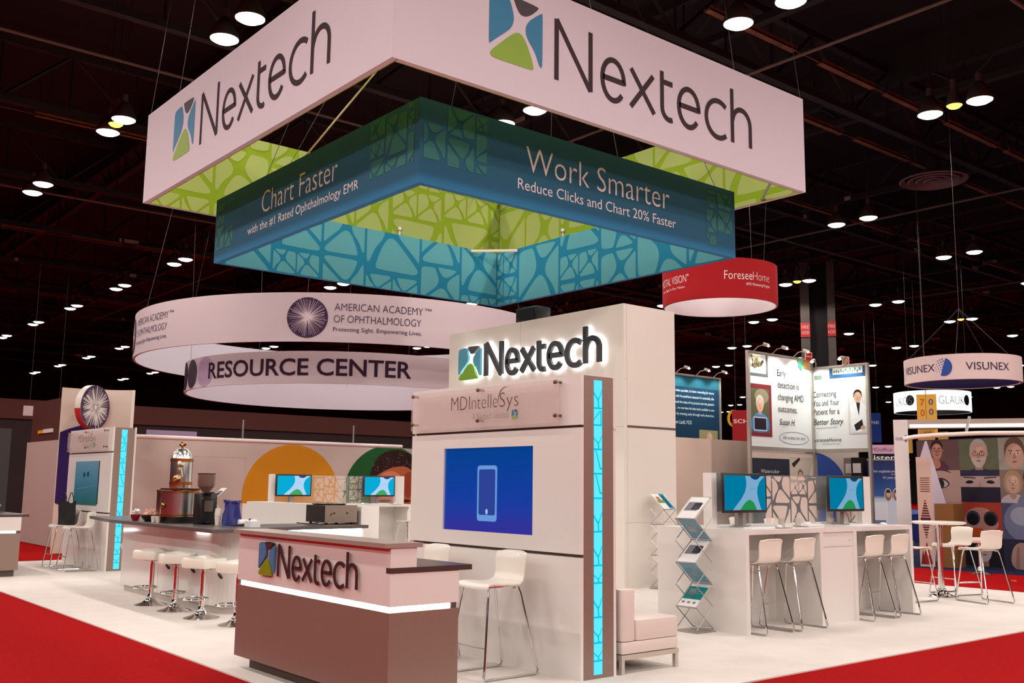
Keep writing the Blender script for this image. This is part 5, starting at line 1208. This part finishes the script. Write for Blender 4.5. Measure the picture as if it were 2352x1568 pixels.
def d11(a, b, x, y):
    a.poly((206, 182, 178), rect(b[0], y-.02, b[2], y+.20), b); a.poly((44, 40, 62), rect(b[0], b[1], b[2], y-.02), b)
    for sx in (-1, 1): a.poly((40, 28, 34), chaikin([(x+sx*.12, y+.08), (x+sx*.25, y+.13), (x+sx*.38, y+.07), (x+sx*.25, y+.04)]), b); a.poly((70, 50, 52), [(x+sx*.10, y+.15), (x+sx*.40, y+.17), (x+sx*.40, y+.19), (x+sx*.10, y+.175)], b)
    a.poly((190, 160, 156), [(x-.04, y-.02), (x+.04, y-.02), (x, y+.10)], b)
def d12(a, b, x, y): bust(a, 2.35, 1.70, .36, (220, 186, 168), (190, 160, 120), (214, 206, 214), b, 'long'); bust(a, 2.75, 1.74, .36, (200, 160, 140), (80, 60, 52), (130, 140, 170), b)
def d20(a, b, x, y): eye(a, b, .80, 1.0, .6, (206, 160, 150))
def d21(a, b, x, y):
    a.poly((186, 70, 50), rect(*b), b); a.poly((206, 150, 140), chaikin([(1.14, .75), (1.2, 1.1), (1.5, 1.22), (1.85, 1.14), (2.04, .8), (1.6, .68)]), b)
    for sx in (1.38, 1.80): a.poly((60, 60, 84), ell(sx, .98, .17, .15, 20), b); a.poly((18, 18, 24), ell(sx-.01, .96, .13, .12, 20), b)
    a.poly((214, 90, 40), rect(1.16, .62, 1.6, .78), b)
def d22(a, b, x, y): a.poly((130, 140, 176), ell(2.6, .95, .5, .4, 20), b); a.poly((176, 184, 206), ell(2.5, 1.05, .25, .18, 16), b)
def d31(a, b, x, y): bust(a, 1.62, .40, .44, (206, 150, 132), (190, 180, 176), (40, 36, 50), b, 'bald', True, (220, 210, 208))
def d32(a, b, x, y): a.poly((196, 160, 150), chaikin([(2.2, .03), (2.25, .45), (2.5, .58), (2.7, .4), (2.65, .03)]), b); a.poly((170, 130, 124), [(2.3, .03), (2.36, .45), (2.42, .45), (2.4, .03)], b)
for c, r_, bg, fn in ((0, 0, (120, 90, 92), d00), (1, 0, (116, 120, 96), d01), (2, 0, (176, 176, 164), d02), (0, 1, (214, 190, 184), d10), (1, 1, (58, 56, 82), d11), (2, 1, (150, 130, 124), d12), (0, 2, (190, 140, 130), d20), (1, 2, (186, 70, 50), d21), (2, 2, (92, 96, 130), d22), (1, 3, (34, 32, 48), d31), (2, 3, (50, 50, 76), d32)): cell('photo', c, r_, bg, fn)
a = Art(P, .012); a.poly((206, 196, 214), [(0, .05), (0, 2.0), (.25, 2.58), (.30, 2.58), (.95, .6), (1.12, .03)], (0, 0, 1.2, 2.58)); a.poly((150, 138, 176), [(0, .05), (0, 1.4), (.3, .6), (.5, .05)], (0, 0, 1.2, 2.58)); a.build('lilac_wedge', pn)
t = thing('white_portal', 'white portal frame with a lit beam above the face collage wall', 'booth frame', (-11.9, 20.85, 0), radians(29)); 
MB().box(0, .30, 0, .25, 0, 3.08).build('portal_post', mat('portal_white', (226, 220, 216), .5), t); MB().box(.30, 3.9, 0, .25, 2.88, 3.08).build('portal_beam', mat('portal_grey', (186, 164, 152), .6), t); MB().box(.34, 3.9, -.012, 0, 2.90, 2.97).build('beam_light', glow('beam_led', (255, 246, 236), 1.6), t)
m = MB(); text(m, 'VISUNEX', plane((0, 0, 0)), .03, 2.62, .07, .18, .004); m.flat(ell(.25, 2.66, .03, .08, 14), plane((0, 0, 0)), .004); m.build('lettering', DIGB, t)
t = thing('tube_rail', 'white curved tube rail in front of the top of the face collage wall', 'rail', (0, 0, 0)); MB().tube([(-10.75, 19.2, 2.56), (-10.55, 19.29, 2.60), (-10.2, 19.48, 2.63), (-9.49, 19.82, 2.66), (-8.5, 20.2, 2.65), (-7.8, 20.5, 2.63)], .045, 12).build('tube', mat('white_tube', (230, 222, 214), .4), t); MB().tube([(-9.7, 19.72, 2.66), (-9.7, 19.9, 3.0)], .03, 8).build('bracket', SATIN, t)
t = thing('pyramid_totem', 'slim pale totem printed with dark striped triangles, left of the face collage wall', 'display stand', (-10.72, 19.6, 0), radians(28)); pn = MB().box(0, .28, 0, .28, 0, 2.2).build('totem_body', ink(206, 180, 166), t); a = Art(plane((0, 0, 0)))
for z in (.95, ):
    for q in range(8): w0 = .10*(1-q/8); a.poly((96, 40, 48), [(.14-w0, z+.05*q), (.14+w0, z+.05*q), (.14+w0*.85, z+.05*q+.03), (.14-w0*.85, z+.05*q+.03)]); a.poly((96, 40, 48), [(.14-w0, z-.05*q), (.14+w0, z-.05*q), (.14+w0*.85, z-.05*q-.03), (.14-w0*.85, z-.05*q-.03)])
for q in range(7): a.poly((110, 70, 64), rect(.06, 1.5+.045*q, .24, 1.515+.045*q))
a.poly((150, 40, 46), [(.04, .05), (.14, .5), (.24, .05)]); a.poly((120, 34, 44), [(.02, .05), (.06, .35), (.10, .05)]); a.build('triangle_print', pn)
tag(MB().box(0, .40, 0, .4, 0, 1.26).build('cardboard_box', mat('cardboard', (128, 86, 40), .8), None, (-10.45, 19.75, .002)), 'tall brown cardboard-coloured cabinet in front of the face collage wall', 'cabinet')
t = thing('bar_stool', 'chrome trumpet-base stool in front of the face collage wall, behind the high table', 'bar stool', (-9.15, 18.9, .002))
MB().bbox(-.19, .19, -.19, .19, .56, .66, .07).build('seat_cushion', mat('white_leatherette', (238, 232, 218), .35), t); MB().lathe([(.2, 0), (.17, .018), (.065, .062), (.036, .135), (.03, .135), (.028, .56)], n=28).build('trumpet_base', CHROME, t)
for k, (x, y) in enumerate(((-8.15, 18.0), (-8.1, 17.9))):
    tag(MB().box(-.04, .04, -.01, .01, 0, .004).build('tape_mark', ink(206, 170, 110), None, (x, y, .001)), ('left' if k == 0 else 'right')+' one of two tan tape marks on the red aisle carpet at the right', 'tape mark')
# far booths glimpsed between the near ones
rnd = random.Random(21)
for k, (x, y, w_, h_, col, lab) in enumerate((( -34, 30, 6, 3.4, (70, 44, 40), 'far dark brown booth block seen under the ring signs'), (-40, 52, 7, 3.2, (60, 46, 44), 'far dark booth block behind the posters'), (-28, 52, 6, 3.0, (120, 84, 40), 'far ochre booth block right of the posters'),
        (-23, 50, 3, 3.4, (96, 60, 40), 'far brown booth block behind the small yellow signs'), (-16, 44, 6, 3.3, (176, 190, 210), 'far pale blue booth block behind the white portal beam'), (-52, 40, 8, 3.6, (40, 32, 40), 'far black booth block left of the posters'))):
    t = thing('far_booth', lab, 'booth', (x, y, 0), radians(30)); MB().box(0, w_, 0, .3, 0, h_).build('back_wall', ink(*col), t); MB().box(0, w_, -1.2, 0, h_-.3, h_).build('header', ink(*[min(255, c_*1.3) for c_ in col]), t)
    m = MB()
    for q in range(7): m.lathe([(0, -.05), (.07, -.05), (.07, .05), (0, .06)], (w_*(q+.5)/7, -1.25, h_+rnd.uniform(.05, .6)), 8)
    m.build('spot_lamps', glow('far_spots', (255, 246, 232), 6.0, False), t)
